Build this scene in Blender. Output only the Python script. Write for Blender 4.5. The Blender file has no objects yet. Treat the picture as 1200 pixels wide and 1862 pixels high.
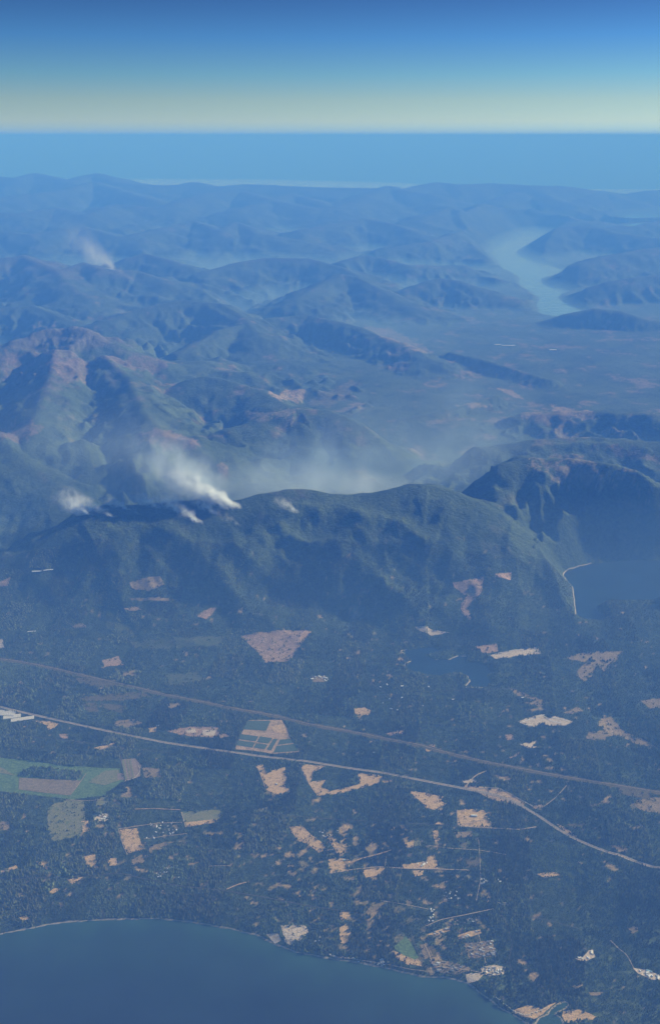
import bpy, math, random
import numpy as np
from mathutils import Vector, Matrix
from mathutils.geometry import delaunay_2d_cdt

# ------------------------------------------------------------------ camera
S = bpy.context.scene
COL = S.collection
CAM_H = 8500.0
FPX = 1700.0                                   # focal length in photo pixels (1200 wide)
PITCH = math.atan((931 - 245) / FPX)           # the sea horizon lies at row 245
cam_d = bpy.data.cameras.new('camera')
cam_d.sensor_fit = 'HORIZONTAL'
cam_d.sensor_width = 36.0
cam_d.lens = FPX / 1200 * 36.0
cam_d.clip_start = 10.0
cam_d.clip_end = 2.0e6
cam = bpy.data.objects.new('camera', cam_d)
cam.location = (0, 0, CAM_H)
cam.rotation_euler = (math.pi / 2 - PITCH, 0, 0)
COL.objects.link(cam)
S.camera = cam

# ------------------------------------------------------------------ sun, sky, exposure
SUN_EL = math.radians(24)
SUN_AZ = math.radians(61)                      # clockwise from the viewing direction (+Y)
sun_d = bpy.data.lights.new('sun', 'SUN')
sun_d.energy = 5.0
sun_d.angle = math.radians(0.5)
sun_d.color = (1.0, 0.95, 0.88)
sun = bpy.data.objects.new('sun', sun_d)
sv = Vector((math.sin(SUN_AZ) * math.cos(SUN_EL), math.cos(SUN_AZ) * math.cos(SUN_EL), math.sin(SUN_EL)))
sun.rotation_euler = sv.to_track_quat('Z', 'Y').to_euler()
sun.location = (0, 0, 12000)
COL.objects.link(sun)

w = bpy.data.worlds.new('World')
S.world = w
w.use_nodes = True
wn = w.node_tree
for n in list(wn.nodes):
    wn.nodes.remove(n)
sky = wn.nodes.new('ShaderNodeTexSky')
sky.sky_type = 'NISHITA'
sky.sun_disc = False
sky.sun_elevation = SUN_EL
sky.sun_rotation = SUN_AZ
sky.altitude = 8500
sky.air_density = 1.0
sky.dust_density = 1.0
sky.ozone_density = 1.5
geo = wn.nodes.new('ShaderNodeTexCoord')
sepw = wn.nodes.new('ShaderNodeSeparateXYZ')
rampw = wn.nodes.new('ShaderNodeValToRGB')     # tint by elevation only: pale haze low, clear blue above
mapw = wn.nodes.new('ShaderNodeMapRange')
mapw.inputs['From Min'].default_value = 0.0
mapw.inputs['From Max'].default_value = 0.16
mulw = wn.nodes.new('ShaderNodeMix')
mulw.data_type = 'RGBA'
mulw.blend_type = 'MULTIPLY'
mulw.inputs['Factor'].default_value = 1.0
bgw = wn.nodes.new('ShaderNodeBackground')
bgw.inputs['Strength'].default_value = 0.10
outw = wn.nodes.new('ShaderNodeOutputWorld')
SKY_RAMP = [(0.0, (0.342, 0.418, 0.380)), (0.035, (0.437, 0.446, 0.351)), (0.08, (0.551, 0.484, 0.323)), (0.20, (0.532, 0.494, 0.332)), (.34, (0.361, 0.494, 0.418)), (.54, (0.218, 0.418, 0.513)), (.74, (0.166, 0.304, 0.427)), (1.0, (0.133, 0.266, 0.408))]
el = rampw.color_ramp.elements
el[0].position, el[0].color = SKY_RAMP[0][0], (*SKY_RAMP[0][1], 1)
el[1].position, el[1].color = SKY_RAMP[-1][0], (*SKY_RAMP[-1][1], 1)
for p, c in SKY_RAMP[1:-1]:
    e = el.new(p)
    e.color = (*c, 1)
wl = wn.links.new
wl(geo.outputs['Generated'], sepw.inputs[0])
wl(sepw.outputs['Z'], mapw.inputs['Value'])
wl(mapw.outputs[0], rampw.inputs[0])
wl(sky.outputs[0], mulw.inputs['A'])
wl(rampw.outputs[0], mulw.inputs['B'])
wl(mulw.outputs['Result'], bgw.inputs['Color'])
wl(bgw.outputs[0], outw.inputs['Surface'])

S.view_settings.view_transform = 'Standard'
S.view_settings.look = 'None'
S.view_settings.gamma = 1
S.view_settings.use_curve_mapping = False
S.view_settings.exposure = 0.9
S.render.engine = 'CYCLES'
S.cycles.max_bounces = 6
S.cycles.diffuse_bounces = 2
S.cycles.glossy_bounces = 2
S.cycles.transmission_bounces = 2
S.cycles.volume_bounces = 4
S.cycles.use_denoising = True
S.cycles.volume_max_steps = 256
S.cycles.sample_clamp_indirect = 4

HAZE_DENSITY = 3.1e-5
HAZE_COLOR = (0.068, 0.215, 0.68)
HAZE_ABSORB = (0.46, 0.47, 0.0676)

# ------------------------------------------------------------------ helpers
rng = np.random.default_rng(7)
random.seed(7)
CT, ST = math.cos(PITCH), math.sin(PITCH)

def ray(u, v):
    a, b = (u - 600) / FPX, (v - 931) / FPX
    return np.array([a, CT - b * ST, -ST - b * CT])

def at_z(u, v, z=0.0):
    """point seen at photo position (u, v) that stands at elevation z"""
    r = ray(u, v)
    t = (CAM_H - z) / -r[2]
    return np.array([r[0] * t, r[1] * t, z])

def at_y(u, v, y):
    r = ray(u, v)
    t = y / r[1]
    return np.array([r[0] * t, y, CAM_H + r[2] * t])

_P = np.random.default_rng(3).permutation(512).astype(np.int32)
_P = np.concatenate([_P, _P, _P])
_A = np.random.default_rng(5).uniform(0, 2 * math.pi, 512)
_GX, _GY = np.cos(_A).astype(np.float32), np.sin(_A).astype(np.float32)

def noise(x, y):
    xi = np.floor(x).astype(np.int64)
    yi = np.floor(y).astype(np.int64)
    fx = (x - xi).astype(np.float32)
    fy = (y - yi).astype(np.float32)
    xi = (xi & 511).astype(np.int32)
    yi = (yi & 511).astype(np.int32)
    u = fx * fx * fx * (fx * (fx * 6 - 15) + 10)
    v = fy * fy * fy * (fy * (fy * 6 - 15) + 10)
    def g(ix, iy, dx, dy):
        h = _P[_P[ix & 511] + (iy & 511)]
        return _GX[h] * dx + _GY[h] * dy
    a = g(xi, yi, fx, fy)
    b = g(xi + 1, yi, fx - 1, fy)
    c = g(xi, yi + 1, fx, fy - 1)
    d = g(xi + 1, yi + 1, fx - 1, fy - 1)
    return ((a + (b - a) * u) + ((c + (d - c) * u) - (a + (b - a) * u)) * v) * 1.5

def fbm(x, y, s, o=4, gain=0.5, seed=0.0):
    r = 0
    a = 1.0
    t = 0
    for i in range(o):
        r = r + a * noise(x / s + seed + 17.3 * i, y / s + seed * 1.7 + 9.1 * i)
        t += a
        a *= gain
        s *= 0.5
    return r / t

def ridged(x, y, s, o=4, gain=0.5, seed=0.0):
    r = 0
    a = 1.0
    t = 0
    for i in range(o):
        r = r + a * (1 - 2 * np.abs(noise(x / s + seed + 11.7 * i, y / s - seed + 5.3 * i)))
        t += a
        a *= gain
        s *= 0.5
    return r / t                                # about -1 .. 1

def seg_dist(x, y, P, side=False):
    """distance to polyline and the interpolated third coordinate"""
    best = np.full(x.shape, 1e12, np.float32)
    hz = np.zeros(x.shape, np.float32)
    if side:
        sy = np.zeros(x.shape, np.float32)
    for a, b in zip(P[:-1], P[1:]):
        dx, dy = b[0] - a[0], b[1] - a[1]
        L = dx * dx + dy * dy + 1e-6
        t = np.clip(((x - a[0]) * dx + (y - a[1]) * dy) / L, 0, 1)
        d = (x - a[0] - t * dx) ** 2 + (y - a[1] - t * dy) ** 2
        m = d < best
        best = np.where(m, d, best)
        if len(a) > 2:
            hz = np.where(m, a[2] + t * (b[2] - a[2]), hz)
        if side:
            sy = np.where(m, y - a[1] - t * dy, sy)
    if side:
        return np.sqrt(best), hz, sy
    return np.sqrt(best), hz

def inside(x, y, P):
    c = np.zeros(x.shape, bool)
    n = len(P)
    for i in range(n):
        x0, y0 = P[i][0], P[i][1]
        x1, y1 = P[(i + 1) % n][0], P[(i + 1) % n][1]
        if y0 == y1:
            continue
        k = ((y0 > y) != (y1 > y)) & (x < (x1 - x0) * (y - y0) / (y1 - y0) + x0)
        c ^= k
    return c

def wob(P, step, amp, seed=0.0, closed=True):
    """densify an outline and make it uneven"""
    out = []
    n = len(P)
    for i in range(n if closed else n - 1):
        a, b = np.array(P[i][:2]), np.array(P[(i + 1) % n][:2])
        k = max(1, int(np.linalg.norm(b - a) / step))
        for j in range(k):
            out.append(a + (b - a) * j / k)
    if not closed:
        out.append(np.array(P[-1][:2]))
    out = np.array(out, dtype=np.float64)
    s = step * 2.6
    ox = fbm(out[:, 0], out[:, 1], s, 3, .7, 3.1 + seed) * amp * 2
    oy = fbm(out[:, 0], out[:, 1], s, 3, .7, 41.7 + seed) * amp * 2
    return np.stack([out[:, 0] + ox, out[:, 1] + oy], 1)

# ------------------------------------------------------------------ the lie of the land
# crests: (photo column, photo row, elevation) -> points on the ground, with a half width in metres
def crest(pts, width, sharp=1.35, spur=0.5, lock=0.75, back=None, zf=1.35):
    P = []
    for u, v, z in pts:
        if z > 200:
            y0 = at_z(u, v, z)[1]
            z = z * zf + max(0, y0 - 40000) * .009      # the far ranges stand on higher ground
        P.append(at_z(u, v, z))
    top = max(P, key=lambda p: p[2])
    sight = (CAM_H - top[2]) / top[1]            # a back slope steeper than this hides what lies behind
    rise = max(top[2] - 250 - .004 * top[1], 250)
    wb = back or min(width, rise / (2.2 * sight + .14))
    st = np.interp(top[1], [18000, 30000, 60000], [.32, .40, .50])
    lock = np.interp(top[1], [50000, 80000], [lock, .6])
    return dict(P=P, w=min(width * .85, max(rise / st, wb * .8)), b=wb, s=sharp, k=spur, lock=lock)

CRESTS = [
    # the burning ridge and its front spurs
    crest([(-160, 1085, 380), (-60, 1040, 520), (10, 1012, 620), (60, 985, 730), (140, 936, 920), (200, 926, 950), (250, 918, 965), (330, 912, 980), (410, 912, 980),
           (440, 909, 985), (470, 900, 1010), (530, 891, 1035), (565, 892, 1030), (600, 899, 1010), (650, 902, 1000), (700, 893, 1030), (745, 882, 1080),
           (780, 882, 1080), (830, 896, 1010), (880, 918, 890), (930, 950, 710), (980, 983, 480), (1015, 1006, 280), (1036, 1020, 150)], 4400, 1.15, 0.9, 0.92, zf=1.5),
    crest([(150, 938, 880), (120, 975, 640), (90, 1010, 430), (60, 1050, 260)], 2000, 1.2, .8, zf=1.3),
    crest([(330, 914, 930), (320, 960, 700), (350, 1010, 500), (400, 1050, 330), (430, 1085, 240)], 2200, 1.2, .8, zf=1.3),
    crest([(530, 893, 980), (520, 950, 700), (545, 1000, 500), (560, 1050, 330)], 2000, 1.2, .8, zf=1.3),
    crest([(640, 903, 960), (650, 960, 720), (670, 1010, 520), (690, 1070, 320)], 2000, 1.2, .8, zf=1.3),
    crest([(775, 884, 1040), (800, 930, 800), (850, 985, 580), (890, 1040, 360), (920, 1090, 250)], 2300, 1.2, .8, zf=1.3),
    # massif behind the right-hand lake
    crest([(835, 905, 420), (870, 872, 760), (905, 852, 930), (960, 836, 980), (1030, 838, 960), (1100, 848, 960), (1200, 868, 1000), (1330, 900, 1000)], 2350, 1.0, 0.8, zf=1.75),
    crest([(900, 812, 760), (980, 800, 850), (1080, 796, 850), (1200, 806, 850), (1330, 820, 850)], 4000, 1.2, 0.8),
    crest([(960, 752, 420), (1080, 748, 560), (1200, 752, 620), (1330, 770, 600)], 4200, 1.2, 0.8),
    crest([(1040, 842, 960), (1056, 890, 800), (1068, 950, 480)], 1300, 1.1, .6, zf=1.6),
    crest([(1120, 852, 950), (1140, 900, 760), (1150, 960, 400)], 1300, 1.1, .6, zf=1.6),
    # rocky massif on the left
    crest([(-120, 680, 1300), (-60, 655, 1420), (0, 638, 1520), (50, 614, 1720), (80, 604, 1800), (100, 600, 1850), (118, 602, 1820), (135, 597, 1880), (150, 601, 1840),
           (162, 606, 1790), (175, 612, 1700), (195, 624, 1560), (230, 640, 1350), (290, 655, 1100), (330, 664, 880)], 4800, 1.2, 0.9, .55, zf=1.2),
    crest([(100, 640, 1450), (95, 680, 1300), (75, 730, 1200), (60, 780, 1000), (40, 840, 780), (60, 890, 520)], 2600, 1.2, .8),
    crest([(190, 650, 1300), (235, 690, 1150), (260, 750, 1120), (300, 795, 1060), (345, 802, 1010), (400, 845, 720), (425, 885, 480)], 2800, 1.2, .8),
    crest([(-80, 770, 1150), (0, 790, 1050), (30, 830, 880), (100, 880, 600)], 3600, 1.2, .7),
    crest([(150, 800, 900), (170, 850, 700), (140, 895, 480)], 2400, 1.2, .6),
    # hills between
    crest([(300, 716, 860), (340, 693, 1040), (370, 684, 1080), (410, 690, 1040), (470, 712, 860), (520, 738, 820)], 3200, 1.2, .6),
    crest([(440, 775, 780), (490, 754, 880), (540, 745, 920), (600, 748, 920), (650, 770, 850), (690, 800, 680), (725, 836, 420), (745, 862, 250)], 3600, 1.1, .55),
    crest([(540, 750, 900), (560, 800, 640), (600, 840, 420)], 2200, 1.2, .6),
    crest([(180, 588, 800), (250, 562, 980), (330, 546, 1080), (400, 552, 1020), (440, 575, 900), (475, 615, 680), (497, 655, 380)], 4600, 1.2, .65),
    crest([(330, 640, 700), (400, 600, 800), (440, 590, 820)], 3600, 1.2, .65),
    crest([(480, 580, 720), (560, 572, 740), (640, 592, 680), (720, 622, 520), (790, 660, 300)], 5200, 1.2, .7),
    crest([(540, 545, 700), (590, 512, 980), (622, 499, 1100), (650, 503, 1050), (690, 526, 760), (740, 556, 380)], 5200, 1.2, .6),
    crest([(735, 528, 560), (770, 512, 800), (800, 506, 860), (840, 512, 780), (890, 530, 430), (925, 545, 220)], 4600, 1.2, .6),
    crest([(740, 760, 250), (820, 745, 300), (900, 720, 330)], 3000, 1.3, .7),
    crest([(820, 640, 260), (900, 660, 330), (1000, 690, 300)], 4200, 1.3, .7),
    # left ranges
    crest([(-120, 480, 1500), (0, 471, 1560), (42, 465, 1640), (66, 477, 1520), (104, 491, 1380), (125, 520, 1120), (165, 548, 800)], 6500, 1.15, .75, .5),
    crest([(104, 494, 1330), (150, 479, 1500), (185, 489, 1400), (250, 494, 1220), (300, 512, 960)], 5600, 1.15, .7, .5),
    crest([(230, 470, 1250), (262, 461, 1380), (300, 470, 1260), (350, 488, 1000)], 5600, 1.2, .65),
    crest([(370, 495, 950), (430, 478, 1150), (480, 469, 1220), (560, 470, 1180), (620, 485, 940), (680, 520, 480)], 6000, 1.2, .6),
    crest([(620, 478, 820), (660, 463, 1000), (690, 468, 900), (740, 482, 700), (830, 484, 420)], 6000, 1.2, .6),
    crest([(0, 560, 900), (60, 555, 950), (140, 590, 700)], 5000, 1.2, .7),
    # the layers beyond
    crest([(-120, 425, 1500), (0, 420, 1500), (60, 426, 1420), (110, 416, 1550), (150, 411, 1620), (200, 428, 1350), (260, 436, 1200)], 8000, 1.2, .6),
    crest([(240, 430, 1300), (320, 409, 1520), (352, 401, 1620), (400, 420, 1380), (430, 404, 1560), (470, 424, 1280), (560, 442, 900)], 8000, 1.2, .6),
    crest([(540, 420, 1250), (620, 404, 1450), (660, 397, 1540), (720, 408, 1350), (760, 425, 1050), (850, 442, 600)], 8000, 1.2, .6),
    crest([(700, 450, 800), (780, 440, 900), (860, 414, 1000), (910, 416, 950), (945, 432, 600)], 7000, 1.2, .6),
    crest([(760, 402, 1200), (818, 377, 1560), (850, 388, 1400), (890, 369, 1560), (925, 382, 1350), (960, 374, 1380), (1000, 390, 1000), (1060, 402, 700)], 9000, 1.2, .55),
    crest([(-120, 385, 1800), (40, 388, 1750), (100, 378, 1850), (160, 392, 1650), (210, 372, 1850), (300, 378, 1700), (330, 364, 1900), (380, 351, 2060), (440, 346, 2100), (480, 360, 1900), (560, 378, 1600)], 11000, 1.2, .55),
    crest([(430, 382, 1600), (490, 366, 1780), (530, 352, 1950), (570, 364, 1750), (620, 384, 1450)], 10000, 1.2, .5),
    crest([(590, 384, 1450), (640, 366, 1760), (690, 346, 2050), (706, 338, 2200), (735, 346, 2060), (780, 352, 1900)], 11000, 1.2, .5),
    crest([(740, 344, 2050), (795, 331, 2300), (830, 335, 2200), (900, 333, 2200), (960, 337, 2080), (1020, 338, 1980), (1085, 346, 1500), (1130, 353, 900)], 13000, 1.2, .45),
    crest([(900, 366, 1400), (935, 351, 1720), (970, 345, 1800), (1000, 356, 1600), (1030, 368, 1250)], 9000, 1.2, .5),
    crest([(1045, 368, 1150), (1080, 354, 1500), (1097, 350, 1560), (1120, 356, 1400), (1150, 369, 1050)], 8000, 1.2, .5),
    crest([(1140, 352, 1300), (1180, 346, 1500), (1260, 342, 1600)], 9000, 1.2, .5),
    crest([(-120, 330, 2300), (-20, 320, 2500), (30, 324, 2420), (62, 315, 2600), (95, 322, 2450), (130, 330, 2300), (150, 320, 2480), (176, 315, 2600), (200, 322, 2450), (222, 333, 2250),
           (300, 337, 2100), (330, 336, 2120), (352, 331, 2250), (385, 340, 2050), (450, 335, 2140), (520, 338, 2080), (600, 341, 2000), (690, 342, 1980)], 15000, 1.2, .45),
    crest([(-60, 365, 1900), (60, 352, 2080), (120, 345, 2150), (170, 330, 2350), (230, 350, 2050), (290, 366, 1800)], 11000, 1.2, .5),
    # the inlet's right bank
    crest([(946, 457, 40), (965, 442, 460), (1000, 421, 900), (1035, 411, 1060), (1080, 412, 1050), (1120, 424, 860), (1180, 432, 800), (1260, 436, 800)], 6500, 1.1, .4),
    crest([(988, 510, 30), (1020, 499, 330), (1060, 481, 680), (1100, 466, 900), (1160, 455, 1020), (1280, 440, 1100)], 6000, 1.15, .5),
    crest([(1018, 540, 30), (1060, 528, 350), (1100, 514, 640), (1150, 505, 800), (1280, 490, 950)], 5500, 1.15, .5),
    crest([(975, 590, 130), (1030, 571, 420), (1080, 561, 620), (1130, 567, 560), (1180, 584, 360), (1280, 590, 300)], 4200, 1.15, .5),
    crest([(1100, 418, 800), (1160, 403, 1080), (1200, 397, 1180), (1300, 388, 1250)], 7000, 1.15, .5),
    crest([(830, 470, 250), (880, 470, 300), (905, 480, 120)], 4500, 1.2, .5),
    crest([(850, 500, 200), (900, 505, 260), (938, 515, 60)], 4000, 1.2, .5),
]

# water outlines in the photo
SHORE_PX = [(-420, 1790), (-150, 1722), (0, 1700), (40, 1693), (100, 1680), (200, 1673), (290, 1672), (350, 1679), (420, 1691), (470, 1703), (492, 1716), (540, 1733), (600, 1745), (650, 1752),
            (700, 1762), (760, 1777), (820, 1781), (850, 1790), (872, 1806), (905, 1832), (940, 1852), (958, 1864), (972, 1866), (980, 1853), (995, 1847), (1001, 1838), (1013, 1828),
            (1028, 1823), (1034, 1828), (1018, 1838), (1006, 1846), (1018, 1853), (1023, 1866), (1060, 1905), (1160, 1975), (1420, 2080)]
STRAIT = [at_z(u, v)[:2] for u, v in SHORE_PX] + [np.array([30000., 2000.]), np.array([30000., -15000.]), np.array([-30000., -15000.]), np.array([-30000., 4000.])]
LAKE_PX = [(1340, 1008), (1200, 1018), (1150, 1018), (1100, 1022), (1070, 1026), (1052, 1032), (1028, 1040), (1024, 1046), (1031, 1056), (1042, 1068), (1044, 1085), (1046, 1100), (1048, 1122),
           (1062, 1129), (1090, 1131), (1101, 1126), (1088, 1112), (1085, 1102), (1100, 1098), (1130, 1097), (1160, 1096), (1200, 1092), (1340, 1078)]
LAKE_Z = 120.0
LAKE = [at_z(u, v, LAKE_Z)[:2] for u, v in LAKE_PX]
TARN_PX = [(737, 1184), (760, 1179), (790, 1178), (800, 1184), (770, 1192), (790, 1200), (815, 1200), (835, 1192), (850, 1195), (846, 1206), (868, 1204), (885, 1212), (893, 1222), (884, 1230), (893, 1240),
           (884, 1250), (858, 1249), (846, 1248), (855, 1240), (848, 1228), (826, 1222), (800, 1229), (770, 1226), (745, 1220), (739, 1212), (748, 1202), (736, 1192)]
TARN_Z = 90.0
TARN = [at_z(u, v, TARN_Z)[:2] for u, v in TARN_PX]
INLET_PX = [(1000, 575), (1028, 578), (1058, 571), (1055, 563), (1035, 553), (1015, 543), (1018, 535), (1035, 528), (1010, 520), (983, 513), (985, 506), (1008, 500), (1022, 490), (1000, 482), (968, 474),
            (946, 464), (938, 456), (955, 445), (978, 432), (985, 426), (965, 427), (935, 437), (908, 447), (893, 458), (905, 474), (912, 486), (932, 495), (946, 505), (944, 515), (952, 521), (966, 530),
            (981, 541), (976, 555), (980, 569)]
INLET = [at_z(u, v)[:2] for u, v in INLET_PX]
SOUND_Z = 1500.0
SOUND = [at_z(u, v, SOUND_Z)[:2] for u, v in [(1112, 387), (1125, 381), (1165, 379), (1290, 375), (1290, 391), (1190, 394), (1150, 396), (1122, 393)]]
COVE = [at_z(u, v, SOUND_Z)[:2] for u, v in [(1122, 411), (1150, 406), (1182, 404), (1172, 410), (1140, 414)]]
WATERS = [(wob(STRAIT, 60, 9), 0.0, 0.25, 20), (wob(LAKE, 60, 16), LAKE_Z, 0.95, 30), (wob(TARN, 30, 8), TARN_Z, 0.3, 20), (wob(INLET, 300, 110), 0.0, 0.35, 60), (wob(SOUND, 900, 250), SOUND_Z, 0.3, 90),
          (wob(COVE, 900, 200), SOUND_Z, 0.3, 90)]
RIVER = [at_z(u, v, 10) for u, v in [(1025, 1832), (1060, 1800), (1085, 1755), (1108, 1700), (1095, 1660), (1120, 1620), (1160, 1575), (1230, 1520)]]
GULLY = [at_z(u, v, 100) for u, v in [(1240, 1400), (1190, 1370), (1140, 1320), (1100, 1285), (1120, 1250), (1200, 1230)]]

def base_height(x, y):
    b = np.interp(y, [6000, 7500, 9000, 11000, 14000, 17000, 21000, 30000, 45000, 60000, 75000, 95000, 120000, 145000, 160000, 175000],
                  [12, 25, 45, 70, 130, 180, 240, 240, 160, 170, 260, 380, 550, 450, 150, -200]).astype(np.float32)
    # the broad valley on the right lies lower
    v = np.exp(-((x - 0.14 * y) / (0.12 * y)) ** 2) * np.clip((y - 28000) / 9000, 0, 1) * np.clip((100000 - y) / 30000, 0, 1)
    b = b * (1 - .6 * v)
    amp = np.interp(y, [6000, 12000, 18000, 26000, 60000, 160000], [4, 8, 30, 60, 55, 60])
    b = b + amp * fbm(x, y, 2600., 4, .5, 2.2) * 1.3
    return b

def height(x, y):
    x = np.asarray(x, np.float64)
    y = np.asarray(y, np.float64)
    base = base_height(x, y)
    H = base.copy()
    near = np.full(x.shape, 1.0, np.float32)    # 0 on a crest, 1 away from it
    for C in CRESTS:
        P = C['P']
        w_ = C['w']
        xs = [p[0] for p in P]
        ys = [p[1] for p in P]
        R_ = max(w_, C['b']) / (1 - C['k'] * .6)
        m = (x > min(xs) - R_) & (x < max(xs) + R_) & (y > min(ys) - R_) & (y < max(ys) + R_)
        if not m.any():
            continue
        xm, ym = x[m], y[m]
        d, hz, sy = seg_dist(xm, ym, P, True)
        q = np.clip(.5 + .9 * sy / (d + 60), 0, 1)
        q = q * q * (3 - 2 * q)
        we = C['w'] * (1 - q) + C['b'] * q
        n = ridged(xm, ym, w_ * .62, 3, .45, xs[0] * 1e-3 % 50)
        t = d / we * (1 - C['k'] * .6 * n * np.clip(d / (we * .2), 0, 1))
        t = np.clip(t, 0, 1)
        t0 = .07
        t = np.where(t < t0, t * t / (2 * t0), t - t0 / 2) / (1 - t0 / 2)
        p = np.power(np.clip(1 - t, 0, 1), C['s'])
        bm = base[m]
        c = bm + np.maximum(hz - bm, 0) * p
        k = 45.0
        hm = H[m]
        hh = np.clip(.5 + .5 * (c - hm) / k, 0, 1)
        H[m] = hm + (c - hm) * hh + k * hh * (1 - hh) * .8
        nr = near[m]
        q = 1 - C['lock'] * np.exp(-(d / (we * .16)) ** 2)
        near[m] = np.where(c >= hm, q, nr)
    # the foothills run out into the plain
    f_ = np.clip((y - 13900) / 4300, 0, 1)
    H = base + (H - base) * np.sin(f_ * math.pi / 2) ** 1.5
    rise = np.clip((H - base) / 420, 0, 1)
    far = np.interp(y, [12000, 22000, 32000, 60000, 160000], [1, 1.1, .95, .75, 1.0])
    H = H + rise * near * (ridged(x, y, 2600., 5, .52, 8.8) * 130 + ridged(x, y, 1000., 3, .5, 14.4) * 48 + ridged(x, y, 420., 3, .55, 4.4) * 14) * far
    ff = np.clip((y - 30000) / 25000, 0, 1)
    r7 = ridged(x, y, 6500., 4, .5, 27.)
    H = H + ff * near * np.clip((H - base) / 250, .15, 1) * (r7 * np.abs(r7)) * 130 * np.interp(y, [30000, 70000, 130000], [.7, 1., 1.5])
    # crags on the rocky summits
    crag = np.clip((H - 1500) / 400, 0, 1) * np.clip((46000 - y) / 8000, 0, 1)
    H = H + crag * ridged(x, y, 900., 4, .6, 19.) * 110
    # river valleys cut into the plain
    for P, dep, wd in ((RIVER, 42, 190), (GULLY, 60, 330)):
        xs = [p[0] for p in P]
        ys = [p[1] for p in P]
        m = (x > min(xs) - 900) & (x < max(xs) + 900) & (y > min(ys) - 900) & (y < max(ys) + 900)
        if m.any():
            d, _ = seg_dist(x[m], y[m], P)
            H[m] = np.maximum(H[m] - dep * np.exp(-(d / wd) ** 4), 2.5)
    for P, z, slope, bed in WATERS:
        x0, y0 = P.min(0) - 2500
        x1, y1 = P.max(0) + 2500
        m = (x > x0) & (x < x1) & (y > y0) & (y < y1)
        if not m.any():
            continue
        xm, ym = x[m], y[m]
        ins = inside(xm, ym, P)
        Q = np.vstack([P, P[:1]])
        d, _ = seg_dist(xm, ym, Q)
        hm = H[m]
        hi = z + 2 + d * slope + np.clip(d - 250, 0, None) * .3
        lo = z + 1.5 + np.clip(d, 0, 30) * .03        # never below the water on land
        H[m] = np.where(ins, z - np.clip(d * .2, 0, bed) - 1.5, np.where(d < 900, np.maximum(np.minimum(hm, hi), lo), np.minimum(hm, hi)))
    return H

# the land as a grid, finer near the viewer; everything below is set on this grid
def half_width(d):
    return np.interp(d, [6000, 9000, 16000, 40000, 200000], [.66, .58, .48, .42, .40])

ROWS = 1010
COLS = 560
Y_NEAR, Y_FAR = 5200.0, 192000.0
yy = Y_NEAR * np.exp(np.linspace(0, math.log(Y_FAR / Y_NEAR), ROWS))
ss = np.linspace(-1, 1, COLS)
GX = (ss[None, :] * (half_width(yy) * yy)[:, None])
GY = np.repeat(yy[:, None], COLS, 1)
gx, gy = GX.ravel(), GY.ravel()
gz = height(gx, gy)
GZ = gz.reshape(ROWS, COLS)

def land_z(x, y):
    """elevation of the land mesh"""
    x = np.asarray(x, np.float64)
    y = np.asarray(y, np.float64)
    r = np.clip(np.log(np.maximum(y, Y_NEAR) / Y_NEAR) / math.log(Y_FAR / Y_NEAR) * (ROWS - 1), 0, ROWS - 1.001)
    c = np.clip((x / (half_width(y) * np.maximum(y, Y_NEAR)) + 1) / 2 * (COLS - 1), 0, COLS - 1.001)
    i, j = r.astype(int), c.astype(int)
    f, g = r - i, c - j
    return (GZ[i, j] * (1 - f) + GZ[i + 1, j] * f) * (1 - g) + (GZ[i, j + 1] * (1 - f) + GZ[i + 1, j + 1] * f) * g

def on_ground_many(px):
    """where the lines of sight through photo positions meet the land"""
    px = np.array(px, np.float64)
    a, b = (px[:, 0] - 600) / FPX, (px[:, 1] - 931) / FPX
    rx, ry, rz = a, CT - b * ST, -ST - b * CT
    # march from the viewer until the land is reached
    T = CAM_H / -rz
    lo = np.zeros(len(px))
    hit = np.zeros(len(px), bool)
    t0 = T * .55
    out = T.copy()
    for k in range(260):
        t = T * (.55 + .45 * k / 259)
        below = (land_z(rx * t, ry * t) >= CAM_H + rz * t) & ~hit
        out = np.where(below, t, out)
        hit |= below
    return np.stack([rx * out, ry * out, CAM_H + rz * out], 1)

def on_ground(u, v):
    return on_ground_many([(u, v)])[0]

# ------------------------------------------------------------------ materials
def mat(name):
    m = bpy.data.materials.new(name)
    m.use_nodes = True
    nt = m.node_tree
    return m, nt, nt.nodes['Principled BSDF'], nt.links.new

def noise_node(nt, scale, detail=4, rough=.55, loc=None, sc=(1, 1, 1)):
    g = nt.nodes.new('ShaderNodeNewGeometry')
    mp = nt.nodes.new('ShaderNodeMapping')
    mp.inputs['Scale'].default_value = tuple(scale * s for s in sc)
    if loc:
        mp.inputs['Location'].default_value = loc
    n = nt.nodes.new('ShaderNodeTexNoise')
    n.inputs['Scale'].default_value = 1.0
    n.inputs['Detail'].default_value = detail
    n.inputs['Roughness'].default_value = rough
    nt.links.new(g.outputs['Position'], mp.inputs[0])
    nt.links.new(mp.outputs[0], n.inputs[0])
    return n

def ramp(nt, src, stops):
    r = nt.nodes.new('ShaderNodeValToRGB')
    e = r.color_ramp.elements
    e[0].position, e[0].color = stops[0][0], (*stops[0][1], 1)
    e[1].position, e[1].color = stops[-1][0], (*stops[-1][1], 1)
    for p, c in stops[1:-1]:
        q = e.new(p)
        q.color = (*c, 1)
    nt.links.new(src, r.inputs[0])
    return r

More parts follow.
